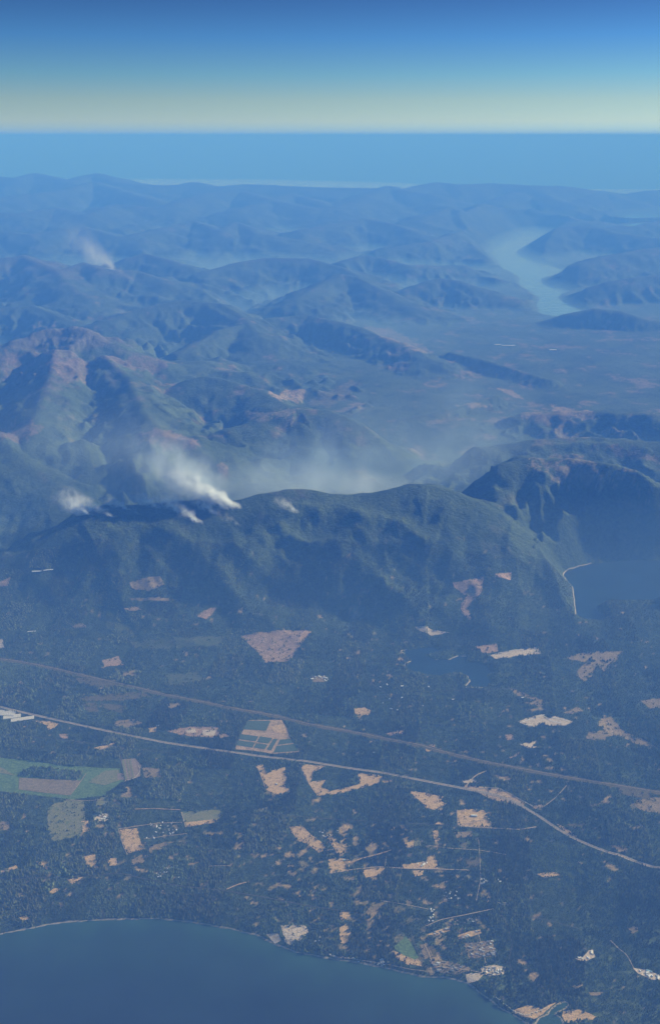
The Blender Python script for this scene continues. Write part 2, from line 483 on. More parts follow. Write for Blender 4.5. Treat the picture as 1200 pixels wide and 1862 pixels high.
def patchy(name, cols, scale, rough=.95, scale2=None, aniso=(1, 1, 1), bump=0.0):
    """ground colour in uneven patches, with a finer mottling"""
    m, nt, b, l = mat(name)
    n = noise_node(nt, scale, 6, .65, sc=aniso)
    k = len(cols)
    r = ramp(nt, n.outputs[0], [(.3 + .4 * i / (k - 1), c) for i, c in enumerate(cols)])
    n2 = noise_node(nt, scale2 or scale * 6, 3, .6, (13, 7, 3))
    r2 = ramp(nt, n2.outputs[0], [(.28, (.50, .54, .52)), (.5, (.95, .95, .95)), (.72, (1.42, 1.38, 1.34))])
    mx = nt.nodes.new('ShaderNodeMix')
    mx.data_type = 'RGBA'
    mx.blend_type = 'MULTIPLY'
    mx.inputs['Factor'].default_value = 1
    l(r.outputs[0], mx.inputs['A'])
    l(r2.outputs[0], mx.inputs['B'])
    l(mx.outputs['Result'], b.inputs['Base Color'])
    b.inputs['Roughness'].default_value = rough
    b.inputs['Specular IOR Level'].default_value = .1
    return m

M = {}
M['dry'] = patchy('dry_grass', [(.18, .16, .08), (.44, .295, .15), (.58, .40, .22), (.48, .33, .17), (.22, .19, .09)], 1 / 85)
M['drydull'] = patchy('dull_dry_scrub', [(.09, .09, .045), (.22, .17, .095), (.30, .225, .13), (.11, .11, .05)], 1 / 75)
M['scrub'] = patchy('cleared_scrub', [(.045, .055, .024), (.10, .09, .045), (.135, .11, .055), (.055, .065, .028)], 1 / 70)
M['green'] = patchy('green_pasture', [(.085, .15, .055), (.12, .19, .07), (.075, .135, .05)], 1 / 160)
M['palegreen'] = patchy('pale_pasture', [(.15, .18, .075), (.22, .21, .10), (.12, .16, .06)], 1 / 90)
M['flatgreen'] = patchy('rough_green_flat', [(.05, .08, .035), (.075, .10, .045), (.10, .11, .055), (.045, .07, .03)], 1 / 90)
M['brownfield'] = patchy('brown_stubble', [(.20, .165, .10), (.24, .19, .115), (.17, .15, .085)], 1 / 120, aniso=(.4, 3, 1))
M['pinkfield'] = patchy('bare_tilled_soil', [(.24, .18, .14), (.30, .23, .17)], 1 / 60)
M['plot'] = patchy('dark_nursery_rows', [(.06, .10, .07), (.085, .125, .085)], 1 / 50, aniso=(3, .5, 1))
M['gravel'] = patchy('bare_gravel', [(.50, .40, .30), (.62, .52, .42), (.36, .28, .20)], 1 / 70)
M['logged'] = patchy('logged_slash', [(.16, .13, .08), (.40, .25, .18), (.30, .22, .14), (.50, .33, .25), (.14, .12, .07)], 1 / 70)
M['sand'] = patchy('shore_sand', [(.30, .26, .21), (.42, .36, .29), (.24, .21, .17)], 1 / 45)
M['asphalt'] = patchy('pale_asphalt', [(.33, .31, .28), (.40, .37, .33)], 1 / 60)
M['verge'] = patchy('dry_road_verge', [(.16, .14, .075), (.36, .25, .155), (.46, .33, .21), (.20, .165, .09)], 1 / 90)
M['lane'] = patchy('gravel_lane', [(.40, .31, .22), (.48, .38, .28)], 1 / 60)
M['darktrack'] = patchy('track_bed', [(.07, .07, .055), (.10, .09, .07)], 1 / 60)

def flat(name, c, rough=.6, metal=0.0, var=.12):
    m, nt, b, l = mat(name)
    n = noise_node(nt, 1 / 9, 3, .6)
    r = ramp(nt, n.outputs[0], [(.3, tuple(x * (1 - var) for x in c)), (.7, tuple(min(1, x * (1 + var)) for x in c))])
    l(r.outputs[0], b.inputs['Base Color'])
    b.inputs['Roughness'].default_value = rough
    b.inputs['Metallic'].default_value = metal
    return m

M['white_roof'] = flat('white_metal_roof', (.80, .80, .78))
M['white_wall'] = flat('white_wall', (.72, .70, .66))
M['grey_roof'] = flat('grey_shingle_roof', (.34, .34, .35), .8)
M['brown_roof'] = flat('brown_shingle_roof', (.30, .20, .15), .8)
M['blue_roof'] = flat('blue_metal_roof', (.30, .50, .60))
M['wall'] = flat('pale_siding', (.52, .48, .42), .8)
M['dark_wall'] = flat('dark_siding', (.12, .10, .09), .8)
M['poly'] = flat('greenhouse_poly', (.80, .76, .68), .35, 0, .06)
M['glass'] = flat('window_glass', (.05, .06, .07), .1)
M['rubber'] = flat('tyre_rubber', (.03, .03, .03), .8)
M['bark'] = flat('conifer_bark', (.09, .065, .045), .9)

def land_material(name, bumpscale, bumpdist):
    m, nt, b, l = mat(name)
    at = nt.nodes.new('ShaderNodeAttribute')
    at.attribute_name = 'cover'
    n = noise_node(nt, 1 / 70, 5, .7)
    r = ramp(nt, n.outputs[0], [(.30, (.55, .55, .58)), (.5, (1, 1, 1)), (.72, (1.5, 1.48, 1.35))])
    mx = nt.nodes.new('ShaderNodeMix')
    mx.data_type = 'RGBA'
    mx.blend_type = 'MULTIPLY'
    mx.inputs['Factor'].default_value = 1
    l(at.outputs['Color'], mx.inputs['A'])
    l(r.outputs[0], mx.inputs['B'])
    l(mx.outputs['Result'], b.inputs['Base Color'])
    b.inputs['Roughness'].default_value = 1
    b.inputs['Specular IOR Level'].default_value = .05
    n2 = noise_node(nt, bumpscale, 5, .65, (3, 5, 7))
    bp = nt.nodes.new('ShaderNodeBump')
    bp.inputs['Strength'].default_value = .9
    bp.inputs['Distance'].default_value = bumpdist
    l(n2.outputs[0], bp.inputs['Height'])
    l(bp.outputs[0], b.inputs['Normal'])
    return m

M['land'] = land_material('wooded_land', 1 / 75, 42)

def tree_material():
    m, nt, b, l = mat('conifer_needles')
    at = nt.nodes.new('ShaderNodeAttribute')
    at.attribute_name = 'cover'
    l(at.outputs['Color'], b.inputs['Base Color'])
    b.inputs['Roughness'].default_value = .95
    b.inputs['Specular IOR Level'].default_value = .1
    return m

M['needles'] = tree_material()
m, nt, b, l = mat('lone_conifer_needles')
n = noise_node(nt, 1 / 4, 3)
r = ramp(nt, n.outputs[0], [(.3, (.03, .05, .024)), (.7, (.06, .085, .04))])
l(r.outputs[0], b.inputs['Base Color'])
b.inputs['Roughness'].default_value = .95
M['crown'] = m

def water_material(name, deep, shallow=None, rough=.12, wave=.12):
    m, nt, b, l = mat(name)
    n = noise_node(nt, 1 / 900, 4, .6, sc=(1, 2.2, 1))
    r = ramp(nt, n.outputs[0], [(.3, deep), (.7, tuple(c * 2.2 for c in deep))])
    src = r.outputs[0]
    if shallow:
        at = nt.nodes.new('ShaderNodeAttribute')
        at.attribute_name = 'shallow'
        mx = nt.nodes.new('ShaderNodeMix')
        mx.data_type = 'RGBA'
        mx.inputs['B'].default_value = (*shallow, 1)
        l(at.outputs['Fac'], mx.inputs['Factor'])
        l(src, mx.inputs['A'])
        src = mx.outputs['Result']
    l(src, b.inputs['Base Color'])
    b.inputs['Roughness'].default_value = rough
    b.inputs['IOR'].default_value = 1.33
    n2 = noise_node(nt, 1 / 35, 4, .6, (5, 1, 2))
    bp = nt.nodes.new('ShaderNodeBump')
    bp.inputs['Strength'].default_value = wave
    bp.inputs['Distance'].default_value = 3
    l(n2.outputs[0], bp.inputs['Height'])
    l(bp.outputs[0], b.inputs['Normal'])
    return m

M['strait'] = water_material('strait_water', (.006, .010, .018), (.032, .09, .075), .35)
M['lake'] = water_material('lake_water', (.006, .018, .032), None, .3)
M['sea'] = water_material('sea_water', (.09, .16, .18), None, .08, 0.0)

# ------------------------------------------------------------------ object helpers
def tag(o, label=None, cat=None, group=None, kind=None):
    if label:
        o['label'] = label
    if cat:
        o['category'] = cat
    if group:
        o['group'] = group
    if kind:
        o['kind'] = kind
    return o

def mesh_np(name, V, F, smooth=False):
    """mesh from vertex array and equal-sized faces"""
    V = np.asarray(V, np.float32)
    F = np.asarray(F, np.int32)
    me = bpy.data.meshes.new(name)
    me.vertices.add(len(V))
    me.vertices.foreach_set('co', V.ravel())
    n, k = F.shape
    me.loops.add(n * k)
    me.loops.foreach_set('vertex_index', F.ravel())
    me.polygons.add(n)
    me.polygons.foreach_set('loop_start', np.arange(0, n * k, k, dtype=np.int32))
    me.polygons.foreach_set('use_smooth', np.full(n, smooth, bool))
    me.update(calc_edges=True)
    return me

def col_attr(me, name, C):
    a = me.color_attributes.new(name, 'FLOAT_COLOR', 'POINT')
    a.data.foreach_set('color', np.concatenate([C, np.ones((len(C), 1))], 1).astype(np.float32).ravel())

def link(name, me, material=None, parent=None):
    o = bpy.data.objects.new(name, me)
    COL.objects.link(o)
    if material:
        me.materials.append(material)
    if parent:
        o.parent = parent
    return o

def empty(name, loc, rz=0.0):
    o = bpy.data.objects.new(name, None)
    o.empty_display_size = 20
    o.location = loc
    o.rotation_euler = (0, 0, rz)
    COL.objects.link(o)
    return o

CLEAR = []                                      # (outline, margin): where no forest grows

def sheet(name, P, mat_, lift, label, cat, step=55, kind='structure', z=None, clear=True, smooth=True):
    """a patch of ground draped on the land"""
    P = np.asarray(P)
    c = P.mean(0)
    Q = P - c
    x0, y0 = Q.min(0)
    x1, y1 = Q.max(0)
    step = max(step, math.sqrt((x1 - x0) * (y1 - y0) / 2500))
    gx, gy = np.meshgrid(np.arange(x0 + step / 2, x1, step), np.arange(y0 + step / 2, y1, step))
    g = np.stack([gx.ravel(), gy.ravel()], 1)
    if len(g):
        ins = inside(g[:, 0], g[:, 1], Q)
        d, _ = seg_dist(g[:, 0], g[:, 1], np.vstack([Q, Q[:1]]))
        g = g[ins & (d > step * .35)]
    verts = [Vector((float(a), float(b))) for a, b in Q] + [Vector((float(a), float(b))) for a, b in g]
    n = len(Q)
    vo, eo, fo, *_ = delaunay_2d_cdt(verts, [(i, (i + 1) % n) for i in range(n)], [list(range(n))], 1, 1e-4)
    vo = np.array([(v.x, v.y) for v in vo])
    wx, wy = vo[:, 0] + c[0], vo[:, 1] + c[1]
    zz = np.full(len(vo), z) if z is not None else land_z(wx, wy) + lift
    zo = float(zz.mean())
    V = np.stack([vo[:, 0], vo[:, 1], zz - zo], 1)
    F = [f for f in fo if len(f) == 3]
    F2 = []
    for f in F:
        a, b, d = V[f[0]], V[f[1]], V[f[2]]
        F2.append(f if (b[0] - a[0]) * (d[1] - a[1]) - (b[1] - a[1]) * (d[0] - a[0]) > 0 else [f[0], f[2], f[1]])
    o = link(name, mesh_np(name, V, F2, smooth), mat_)
    o.location = (c[0], c[1], zo)
    tag(o, label, cat, None, kind)
    if clear:
        CLEAR.append((P, 6.0))
    return o

def ribbon(name, P, width, mat_, lift, label, cat, clear_margin=4.0, kind='structure', step=40, wobble=0.0):
    """a road or strip of even width draped on the land"""
    P = np.asarray(P)[:, :2]
    # resample smoothly
    seg = np.linalg.norm(np.diff(P, axis=0), axis=1)
    s = np.concatenate([[0], np.cumsum(seg)])
    n = max(4, int(s[-1] / step))
    t = np.linspace(0, s[-1], n)
    x = np.interp(t, s, P[:, 0])
    y = np.interp(t, s, P[:, 1])
    for _ in range(3):
        x[1:-1] = .25 * x[:-2] + .5 * x[1:-1] + .25 * x[2:]
        y[1:-1] = .25 * y[:-2] + .5 * y[1:-1] + .25 * y[2:]
    tx, ty = np.gradient(x), np.gradient(y)
    L = np.hypot(tx, ty)
    nx, ny = -ty / L, tx / L
    hw = width / 2 * np.ones(n)
    if wobble:
        hwl = hw * (1 + wobble * fbm(x, y, 260., 3, .6, 5.))
        hwr = hw * (1 + wobble * fbm(x, y, 260., 3, .6, 15.))
    else:
        hwl = hwr = hw
    k = 5
    V = []
    for j in range(k):
        f = j / (k - 1)
        off = -hwr * (1 - f) + hwl * f
        V.append(np.stack([x + nx * off, y + ny * off], 1))
    V = np.concatenate(V)
    z = land_z(V[:, 0], V[:, 1]) + lift
    c = np.array([x.mean(), y.mean(), z.mean()])
    F = []
    for j in range(k - 1):
        for i in range(n - 1):
            a = j * n + i
            F.append((a, a + 1, a + n + 1, a + n))
    o = link(name, mesh_np(name, np.column_stack([V, z]) - c, F, True), mat_)
    o.location = c
    tag(o, label, cat, None, kind)
    out = np.concatenate([np.stack([x - nx * (hwr + clear_margin), y - ny * (hwr + clear_margin)], 1), np.stack([x + nx * (hwl + clear_margin), y + ny * (hwl + clear_margin)], 1)[::-1]])
    CLEAR.append((out, 0.0))
    return o

def gpx(pts):
    return on_ground_many(pts)[:, :2]

# ------------------------------------------------------------------ land
def mixc(a, b, t):
    t = np.clip(t, 0, 1)[:, None]
    return a * (1 - t) + np.asarray(b) * t

def land_cover(x, y, z):
    n = len(x)
    f1 = fbm(x, y, 1800., 4, .55, 31.)
    f2 = fbm(x, y, 420., 3, .6, 77.)
    C = np.tile(np.array([.045, .068, .036]), (n, 1))
    C = mixc(C, (.075, .105, .050), .5 + 1.4 * f1)
    C = mixc(C, (.024, .040, .026), np.clip(-2.2 * f2 - .3, 0, 1))
    # logged blocks: on the middle slopes and the valley floor, none on the plain where they are built as clearings
    cut = fbm(x, y, 1500., 4, .6, 53.) + .45 * fbm(x, y, 330., 3, .6, 12.)
    zone = np.interp(y, [15500, 22000, 26000, 34000, 60000, 90000], [0, .5, 1, 1, .55, .2])
    right = np.clip((x / y + .02) / .18, 0, 1)
    thr = .36 - .16 * zone * (.25 + .9 * right)
    t = np.clip((cut - thr) * 7, 0, 1) * zone
    C = mixc(C, (.20, .155, .105), t * .75)
    C = mixc(C, (.10, .105, .055), np.clip((cut - thr + .12) * 5, 0, 1) * zone * .6 * (1 - t))
    # bare rock high on the rugged mountains
    rock = np.clip((z - 1600 + 700 * fbm(x, y, 700., 4, .6, 91.)) / 280, 0, 1) * np.clip((60000 - y) / 15000, 0, 1) * np.clip((-x / y + .02) / .06, 0, 1)
    C = mixc(C, (.135, .118, .106), rock * .7)
    return C

def openings(x, y):
    """small unmapped gaps in the woods of the plain: 1 where the ground is bare"""
    s_ = np.exp(-((x - 300) / 1700) ** 2 - ((y - 8900) / 1100) ** 2) * .16 + np.exp(-((x + 2300) / 1500) ** 2 - ((y - 9600) / 900) ** 2) * .08
    s_ = s_ + np.exp(-((x - 1050) / 700) ** 2 - ((y - 7700) / 450) ** 2) * .14
    s_ = s_ + np.exp(-((x - 2600) / 1500) ** 2 - ((y - 11500) / 1500) ** 2) * .06
    n = fbm(x, y, 330., 4, .6, 101.) + .35 * fbm(x, y, 1300., 2, .5, 111.) + s_
    a = np.clip((n - .45) * 14, 0, 1)
    f = fbm(x, y, 130., 3, .6, 131.) + s_ * 1.6 + .2 * fbm(x, y, 900., 2, .5, 141.)
    a = np.maximum(a, np.clip((f - .40) * 10, 0, 1))
    return a * np.clip((17500 - y) / 2500, 0, 1)

COVER = land_cover(gx, gy, gz)
COVER = mixc(COVER, (.38, .275, .15), openings(gx, gy) * (.35 + .65 * np.clip(.5 + 2 * fbm(gx, gy, 500., 2, .5, 7.7), 0, 1)))

def paint(pts, c, amt=1.0, soft=60.0):
    """bare or logged ground at a place of its own on the far slopes"""
    global COVER
    P = gpx(pts)
    m = (gx > P[:, 0].min() - 300) & (gx < P[:, 0].max() + 300) & (gy > P[:, 1].min() - 300) & (gy < P[:, 1].max() + 300)
    if not m.any():
        return
    xm, ym = gx[m], gy[m]
    sc = max(120., (P[:, 0].max() - P[:, 0].min()) * .18)
    ox = fbm(xm, ym, sc, 4, .65, 6.) * sc * .8
    oy = fbm(xm, ym, sc, 4, .65, 66.) * sc * 1.6
    ins = inside(xm + ox, ym + oy, P).astype(float)
    ins *= np.clip(.75 + 1.3 * fbm(xm, ym, sc * .5, 3, .6, 3.), .15, 1)
    COVER[m] = mixc(COVER[m], c, ins * amt)

PINK = (.21, .145, .12)
TANC = (.34, .25, .17)
paint([(245, 790), (290, 780), (345, 795), (370, 815), (330, 822), (290, 812), (260, 808)], PINK, .9)
paint([(395, 845), (412, 842), (420, 870), (400, 868)], PINK, .8)
paint([(0, 775), (60, 765), (80, 780), (50, 800), (0, 800)], PINK, .7)
paint([(486, 715), (520, 706), (556, 710), (545, 730), (510, 730)], TANC, .8)
paint([(430, 755), (490, 748), (545, 742), (530, 756), (470, 762)], TANC, .5)
paint([(0, 640), (60, 640), (120, 660), (60, 690), (0, 690)], PINK, .5)
paint([(95, 665), (160, 655), (170, 690), (120, 700)], PINK, .6)
paint([(900, 705), (930, 708), (955, 728), (935, 722)], TANC, .9)
paint([(820, 735), (870, 733), (900, 738), (850, 742)], TANC, .7)
paint([(1000, 735), (1050, 745), (1085, 760), (1060, 765), (1020, 755)], TANC, .8)
paint([(940, 752), (985, 750), (990, 762), (950, 762)], TANC, .7)
paint([(1090, 780), (1140, 785), (1130, 790), (1095, 788)], TANC, .8)
paint([(1060, 810), (1130, 812), (1200, 835), (1200, 850), (1120, 830)], PINK, .6)
paint([(1000, 825), (1060, 830), (1080, 850), (1030, 850)], TANC, .5)
paint([(960, 850), (1010, 845), (1060, 850), (1120, 870), (1190, 890), (1150, 895), (1080, 875), (1010, 868)], TANC, .6)
paint([(660, 590), (720, 600), (790, 640), (760, 640), (690, 615)], TANC, .5)
paint([(700, 655), (745, 660), (740, 675), (705, 672)], PINK, .6)
paint([(1110, 350), (1112, 350), (1111, 351)], TANC, .1)
paint([(180, 660), (230, 650), (320, 660), (300, 672), (230, 668)], PINK, .6)
paint([(60, 590), (95, 588), (90, 598), (62, 598)], TANC, .6)
paint([(560, 735), (640, 690), (660, 700), (600, 740)], TANC, .25)

idx = np.arange(ROWS * COLS).reshape(ROWS, COLS)
F = np.stack([idx[:-1, :-1], idx[:-1, 1:], idx[1:, 1:], idx[1:, :-1]], -1).reshape(-1, 4)
me = mesh_np('land', np.stack([gx, gy, gz], 1), F, True)
col_attr(me, 'cover', COVER)
tag(link('terrain', me, M['land']), 'wooded coastal plain rising to hazy blue forested mountains', 'land', None, 'structure')

# ------------------------------------------------------------------ water
def water_grid(name, x0, x1, y0, y1, nx, ny, z, material, label, cat, shore=None, wid=None):
    X = np.linspace(x0, x1, nx)
    Y = np.linspace(y0, y1, ny)
    if wid:
        Y = y0 * np.exp(np.linspace(0, math.log(y1 / y0), ny))
        A, B = np.meshgrid(np.linspace(-1, 1, nx), Y)
        A = A * B * wid
    else:
        A, B = np.meshgrid(X, Y)
    V = np.stack([A.ravel(), B.ravel(), np.full(A.size, z)], 1)
    i = np.arange(nx * ny).reshape(ny, nx)
    F = np.stack([i[:-1, :-1], i[:-1, 1:], i[1:, 1:], i[1:, :-1]], -1).reshape(-1, 4)
    me = mesh_np(name, V, F, True)
    if shore is not None:
        d, _ = seg_dist(V[:, 0], V[:, 1], shore)
        wv = 420 + 300 * fbm(V[:, 0], V[:, 1], 1100., 3, .5, 2.)
        s = np.exp(-np.clip(d, 0, None) / np.maximum(wv, 60)) * (.75 + .5 * fbm(V[:, 0], V[:, 1], 350., 3, .6, 9.))
        a = me.attributes.new('shallow', 'FLOAT', 'POINT')
        a.data.foreach_set('value', np.clip(s, 0, 1).astype(np.float32))
    o = link(name, me, material)
    return tag(o, label, cat, None, 'structure')

water_grid('strait', -12000, 12000, -9000, 9500, 260, 200, 0.0, M['strait'], 'dark blue sea with teal shallows along the near shore', 'sea', WATERS[0][0][:-30])
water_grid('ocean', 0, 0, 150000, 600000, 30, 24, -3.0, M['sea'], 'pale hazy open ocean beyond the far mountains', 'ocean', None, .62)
sheet('lake', WATERS[1][0], M['lake'], 0, 'large dark blue lake at the foot of the burning ridge', 'lake', 120, z=LAKE_Z, clear=False)
sheet('lake', WATERS[2][0], M['lake'], 0, 'small many-armed lake ringed by woods on the plain', 'lake', 60, z=TARN_Z, clear=False)
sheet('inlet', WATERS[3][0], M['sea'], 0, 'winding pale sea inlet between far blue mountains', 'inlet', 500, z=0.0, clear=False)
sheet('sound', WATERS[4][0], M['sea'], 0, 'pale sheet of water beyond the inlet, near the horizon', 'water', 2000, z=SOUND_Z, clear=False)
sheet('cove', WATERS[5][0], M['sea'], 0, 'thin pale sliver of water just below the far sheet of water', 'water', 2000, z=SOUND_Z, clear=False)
for P in [w_[0] for w_ in WATERS[:3]]:
    CLEAR.append((P, 10.0))

# ------------------------------------------------------------------ fields and clearings on the plain
def field(pts, m, label, cat='field', name='field', lift=2.5, amp=7, step=40, clear=True):
    P = gpx(pts)
    size = math.sqrt(abs(np.ptp(P[:, 0]) * np.ptp(P[:, 1])))
    st = min(28, max(9, size / 14))
    o = sheet(name, wob(P, st, min(amp * 1.5, size * .05), pts[0][0]), M[m], lift, label, cat, step, clear=clear)
    if clear and amp >= 4:
        CLEAR[-1] = (CLEAR[-1][0], -2.0 if m in ('logged', 'drydull', 'scrub', 'flatgreen') else -1.0)          # ragged: trees stray over its edge
    return o

# the farm on the left
field([(-70, 1374), (0, 1380), (60, 1386), (110, 1393), (190, 1399), (218, 1399), (224, 1423), (205, 1437), (193, 1441), (193, 1448), (130, 1455), (60, 1447), (0, 1440), (-70, 1434)], 'green', 'wide green farm field wrapped around a dark block of forest', amp=3)
field([(35, 1416), (148, 1421), (140, 1434), (127, 1448), (80, 1443), (34, 1437)], 'brownfield', 'brown stubble field below the dark block of forest in the green farm', lift=5, amp=2)
CLEAR.pop()
CLEAR.pop()
FARM_OUT = gpx([(-70, 1374), (0, 1380), (60, 1386), (110, 1393), (190, 1399), (218, 1399), (224, 1423), (205, 1437), (193, 1441), (193, 1448), (130, 1455), (60, 1447), (0, 1440), (-70, 1434)])
FARM_WOOD = gpx([(29, 1414), (45, 1402), (58, 1395), (100, 1398), (149, 1404), (155, 1411), (147, 1421), (90, 1418)])
field([(-70, 1398), (0, 1396), (28, 1412), (0, 1407), (-70, 1408)], 'palegreen', 'pale strip between two green fields at the farm edge', lift=5, amp=2, clear=False)
field([(160, 1424), (190, 1404), (216, 1402), (220, 1420), (190, 1430)], 'palegreen', 'paler green corner of the farm field beside the striped field', lift=5, amp=2, clear=False)
field([(213, 1409), (225, 1408), (226, 1420), (214, 1420)], 'pinkfield', 'small bare reddish plot at the end of the green farm field', lift=6.5, amp=1, clear=False)
field([(219, 1382), (246, 1380), (257, 1394), (255, 1414), (228, 1422), (225, 1405)], 'pinkfield', 'reddish tilled field with green stripes beside the farm', amp=2)
for i, (a, b) in enumerate([(221, 225), (229, 232), (235, 238)]):
    field([(a, 1382), (b, 1382), (b + 7, 1419), (a + 7, 1420)], 'palegreen', ['first', 'second', 'third'][i] + ' green stripe from the farm in the reddish tilled field', lift=5, amp=1, clear=False)
field([(258, 1397), (291, 1400), (294, 1416), (262, 1416)], 'drydull', 'dull tan clearing with ragged forest edge beyond the striped field', 'clearing', 'clearing')
field([(86, 1472), (100, 1462), (128, 1455), (152, 1457), (156, 1488), (148, 1521), (94, 1533), (87, 1500)], 'palegreen', 'pale green pasture streaked by shadows of scattered trees')
field([(193, 1450), (195, 1448), (198, 1462), (176, 1468), (172, 1455)], 'palegreen', 'small pale pasture just below the big farm field')
field([(172, 1483), (196, 1480), (199, 1488), (190, 1496), (172, 1492)], 'gravel', 'pale farmyard with small sheds beside the shadowed pasture', 'yard', 'farmyard')
field([(330, 1478), (365, 1475), (400, 1473), (402, 1486), (394, 1498), (338, 1507), (328, 1483)], 'palegreen', 'pale green and tan field at the end of a forest lane')
field([(338, 1498), (394, 1492), (394, 1498), (340, 1506)], 'dry', 'dry tan lower edge of the pale field by the forest lane', lift=5, amp=2, clear=False)
field([(217, 1511), (250, 1508), (252, 1520), (255, 1532), (263, 1546), (235, 1553), (228, 1545)], 'dry', 'brown paddock with a straight left edge amid small holdings')
field([(270, 1541), (300, 1533), (320, 1532), (300, 1540), (272, 1549)], 'drydull', 'narrow tan strip field right of the brown paddock')
field([(240, 1565), (258, 1555), (264, 1570), (240, 1574)], 'drydull', 'small dull clearing just below the brown paddock', 'clearing', 'clearing')
field([(148, 1494), (160, 1492), (163, 1513), (151, 1516)], 'dry', 'small upright tan clearing at the right edge of the shadowed pasture', 'clearing', 'clearing')
field([(152, 1556), (172, 1552), (178, 1578), (163, 1584), (155, 1570)], 'dry', 'ragged tan clearing left of a smaller tan clearing', 'clearing', 'clearing')
field([(192, 1564), (212, 1561), (213, 1575), (200, 1576)], 'dry', 'small square tan clearing right of the ragged one', 'clearing', 'clearing')
field([(64, 1568), (90, 1568), (86, 1583), (76, 1577)], 'dry', 'small tan clearing with a track at the left edge of the woods', 'clearing', 'clearing')
field([(0, 1585), (30, 1575), (32, 1580), (0, 1592)], 'dry', 'thin tan strip clearing at the very left of the woods', 'clearing', 'clearing')
field([(-30, 1495), (18, 1496), (16, 1512), (-30, 1514)], 'drydull', 'dull clearing cut by the left picture edge', 'clearing', 'clearing')
field([(122, 1601), (152, 1595), (132, 1611)], 'dry', 'small triangular tan clearing beside the dark railway cutting', 'clearing', 'clearing')
field([(87, 1623), (100, 1618), (110, 1619), (100, 1626), (90, 1629)], 'dry', 'reddish tan clearing in the woods above the left shore', 'clearing', 'clearing')
field([(34, 1668), (45, 1666), (56, 1673), (40, 1678)], 'dry', 'tiny tan clearing in the woods nearest the left shore', 'clearing', 'clearing')
field([(465, 1393), (478, 1393), (486, 1408), (496, 1402), (519, 1397), (521, 1418), (519, 1432), (531, 1440), (509, 1449), (483, 1437), (474, 1412)], 'dry', 'tan field with a lone dark house just below the highway')
field([(545, 1391), (592, 1395), (570, 1406), (565, 1423), (592, 1420), (584, 1433), (602, 1440), (655, 1427), (651, 1408), (688, 1411), (700, 1417), (716, 1423), (680, 1428), (650, 1437), (610, 1446), (577, 1449), (560, 1425)], 'dry', 'tan hook-shaped field curling around a block of forest')
field([(743, 1441), (760, 1441), (806, 1450), (800, 1458), (812, 1463), (790, 1474), (775, 1471), (764, 1458)], 'dry', 'tan field with a ragged right edge below the highway bend')
field([(831, 1475), (850, 1472), (878, 1474), (888, 1480), (885, 1492), (901, 1500), (890, 1505), (860, 1505), (832, 1503)], 'dry', 'tan farmyard field around the bright white barn')
field([(790, 1500), (798, 1494), (806, 1502)], 'dry', 'tiny tan clearing left of the white barn, by the straight lane', 'clearing', 'clearing')
field([(525, 1504), (552, 1503), (562, 1517), (585, 1534), (598, 1549), (580, 1553), (558, 1536), (540, 1531)], 'dry', 'patchy tan clearing among scattered trees, left of the long strip field', 'clearing', 'clearing')
field([(592, 1521), (604, 1520), (628, 1551), (618, 1560), (604, 1540)], 'dry', 'long slanting strip of tan grass beside the patchy clearing')
field([(596, 1564), (616, 1562), (637, 1565), (633, 1586), (600, 1588)], 'dry', 'square tan field at the fork of two pale lanes')
field([(660, 1584), (700, 1578), (696, 1592), (664, 1597)], 'dry', 'tan field on the near side of the pale lane')
field([(730, 1574), (775, 1568), (778, 1558), (790, 1556), (797, 1581), (735, 1581)], 'dry', 'tan field with small farm buildings above the pale lane')
field([(750, 1584), (770, 1584), (768, 1592), (755, 1596)], 'dry', 'small tan clearing under the pale lane', 'clearing', 'clearing')
field([(786, 1514), (796, 1512), (800, 1530), (791, 1534)], 'dry', 'narrow upright tan clearing between the small holdings', 'clearing', 'clearing')
field([(735, 1535), (752, 1532), (754, 1543), (738, 1543)], 'dry', 'small tan clearing left of the upright one', 'clearing', 'clearing')
field([(752, 1530), (764, 1530), (766, 1540), (754, 1541)], 'palegreen', 'small greenish plot touching the tan clearing of the holdings', 'clearing', 'clearing')
field([(975, 1590), (1010, 1587), (1018, 1592), (990, 1598)], 'dry', 'lone tan clearing in the forest right of the houses', 'clearing', 'clearing')
field([(826, 1516), (860, 1514), (858, 1524), (830, 1526)], 'drydull', 'dull clearing just below the lane to the white barn', 'clearing', 'clearing')
field([(846, 1562), (876, 1560), (870, 1580), (848, 1580)], 'scrub', 'dull olive scrub patch beyond the end of the pale lane', 'clearing', 'clearing')
field([(905, 1643), (926, 1643), (929, 1648), (912, 1649)], 'gravel', 'bright pale gravel lot at the end of a village street', 'yard', 'gravel_lot')
# interchange and highway side
field([(842, 1429), (875, 1432), (905, 1434), (930, 1446), (956, 1462), (950, 1468), (920, 1460), (895, 1456), (872, 1444), (850, 1437)], 'verge', 'bare tan ground around the highway junction', 'clearing', 'clearing')
field([(965, 1466), (985, 1464), (990, 1470), (972, 1472)], 'verge', 'bare tan pocket on the far side of the junction', 'clearing', 'clearing')
field([(838, 1420), (862, 1418), (868, 1424), (845, 1426)], 'gravel', 'pale gravel pocket above the highway junction', 'clearing', 'clearing')
field([(1010, 1500), (1020, 1503), (1050, 1522), (1040, 1524)], 'verge', 'bare tan bank along the highway right of the junction', 'clearing', 'clearing')
field([(1064, 1466), (1088, 1463), (1100, 1456), (1098, 1462), (1075, 1470)], 'drydull', 'curved dull tan clearing in the right-hand forest', 'clearing', 'clearing')
field([(1030, 1501), (1070, 1498), (1060, 1512), (1040, 1508)], 'scrub', 'dull olive clearing beside the highway on the right', 'clearing', 'clearing')
field([(1108, 1538), (1140, 1540), (1142, 1552), (1120, 1550)], 'drydull', 'dull tan clearing beyond the highway near the right edge', 'clearing', 'clearing')
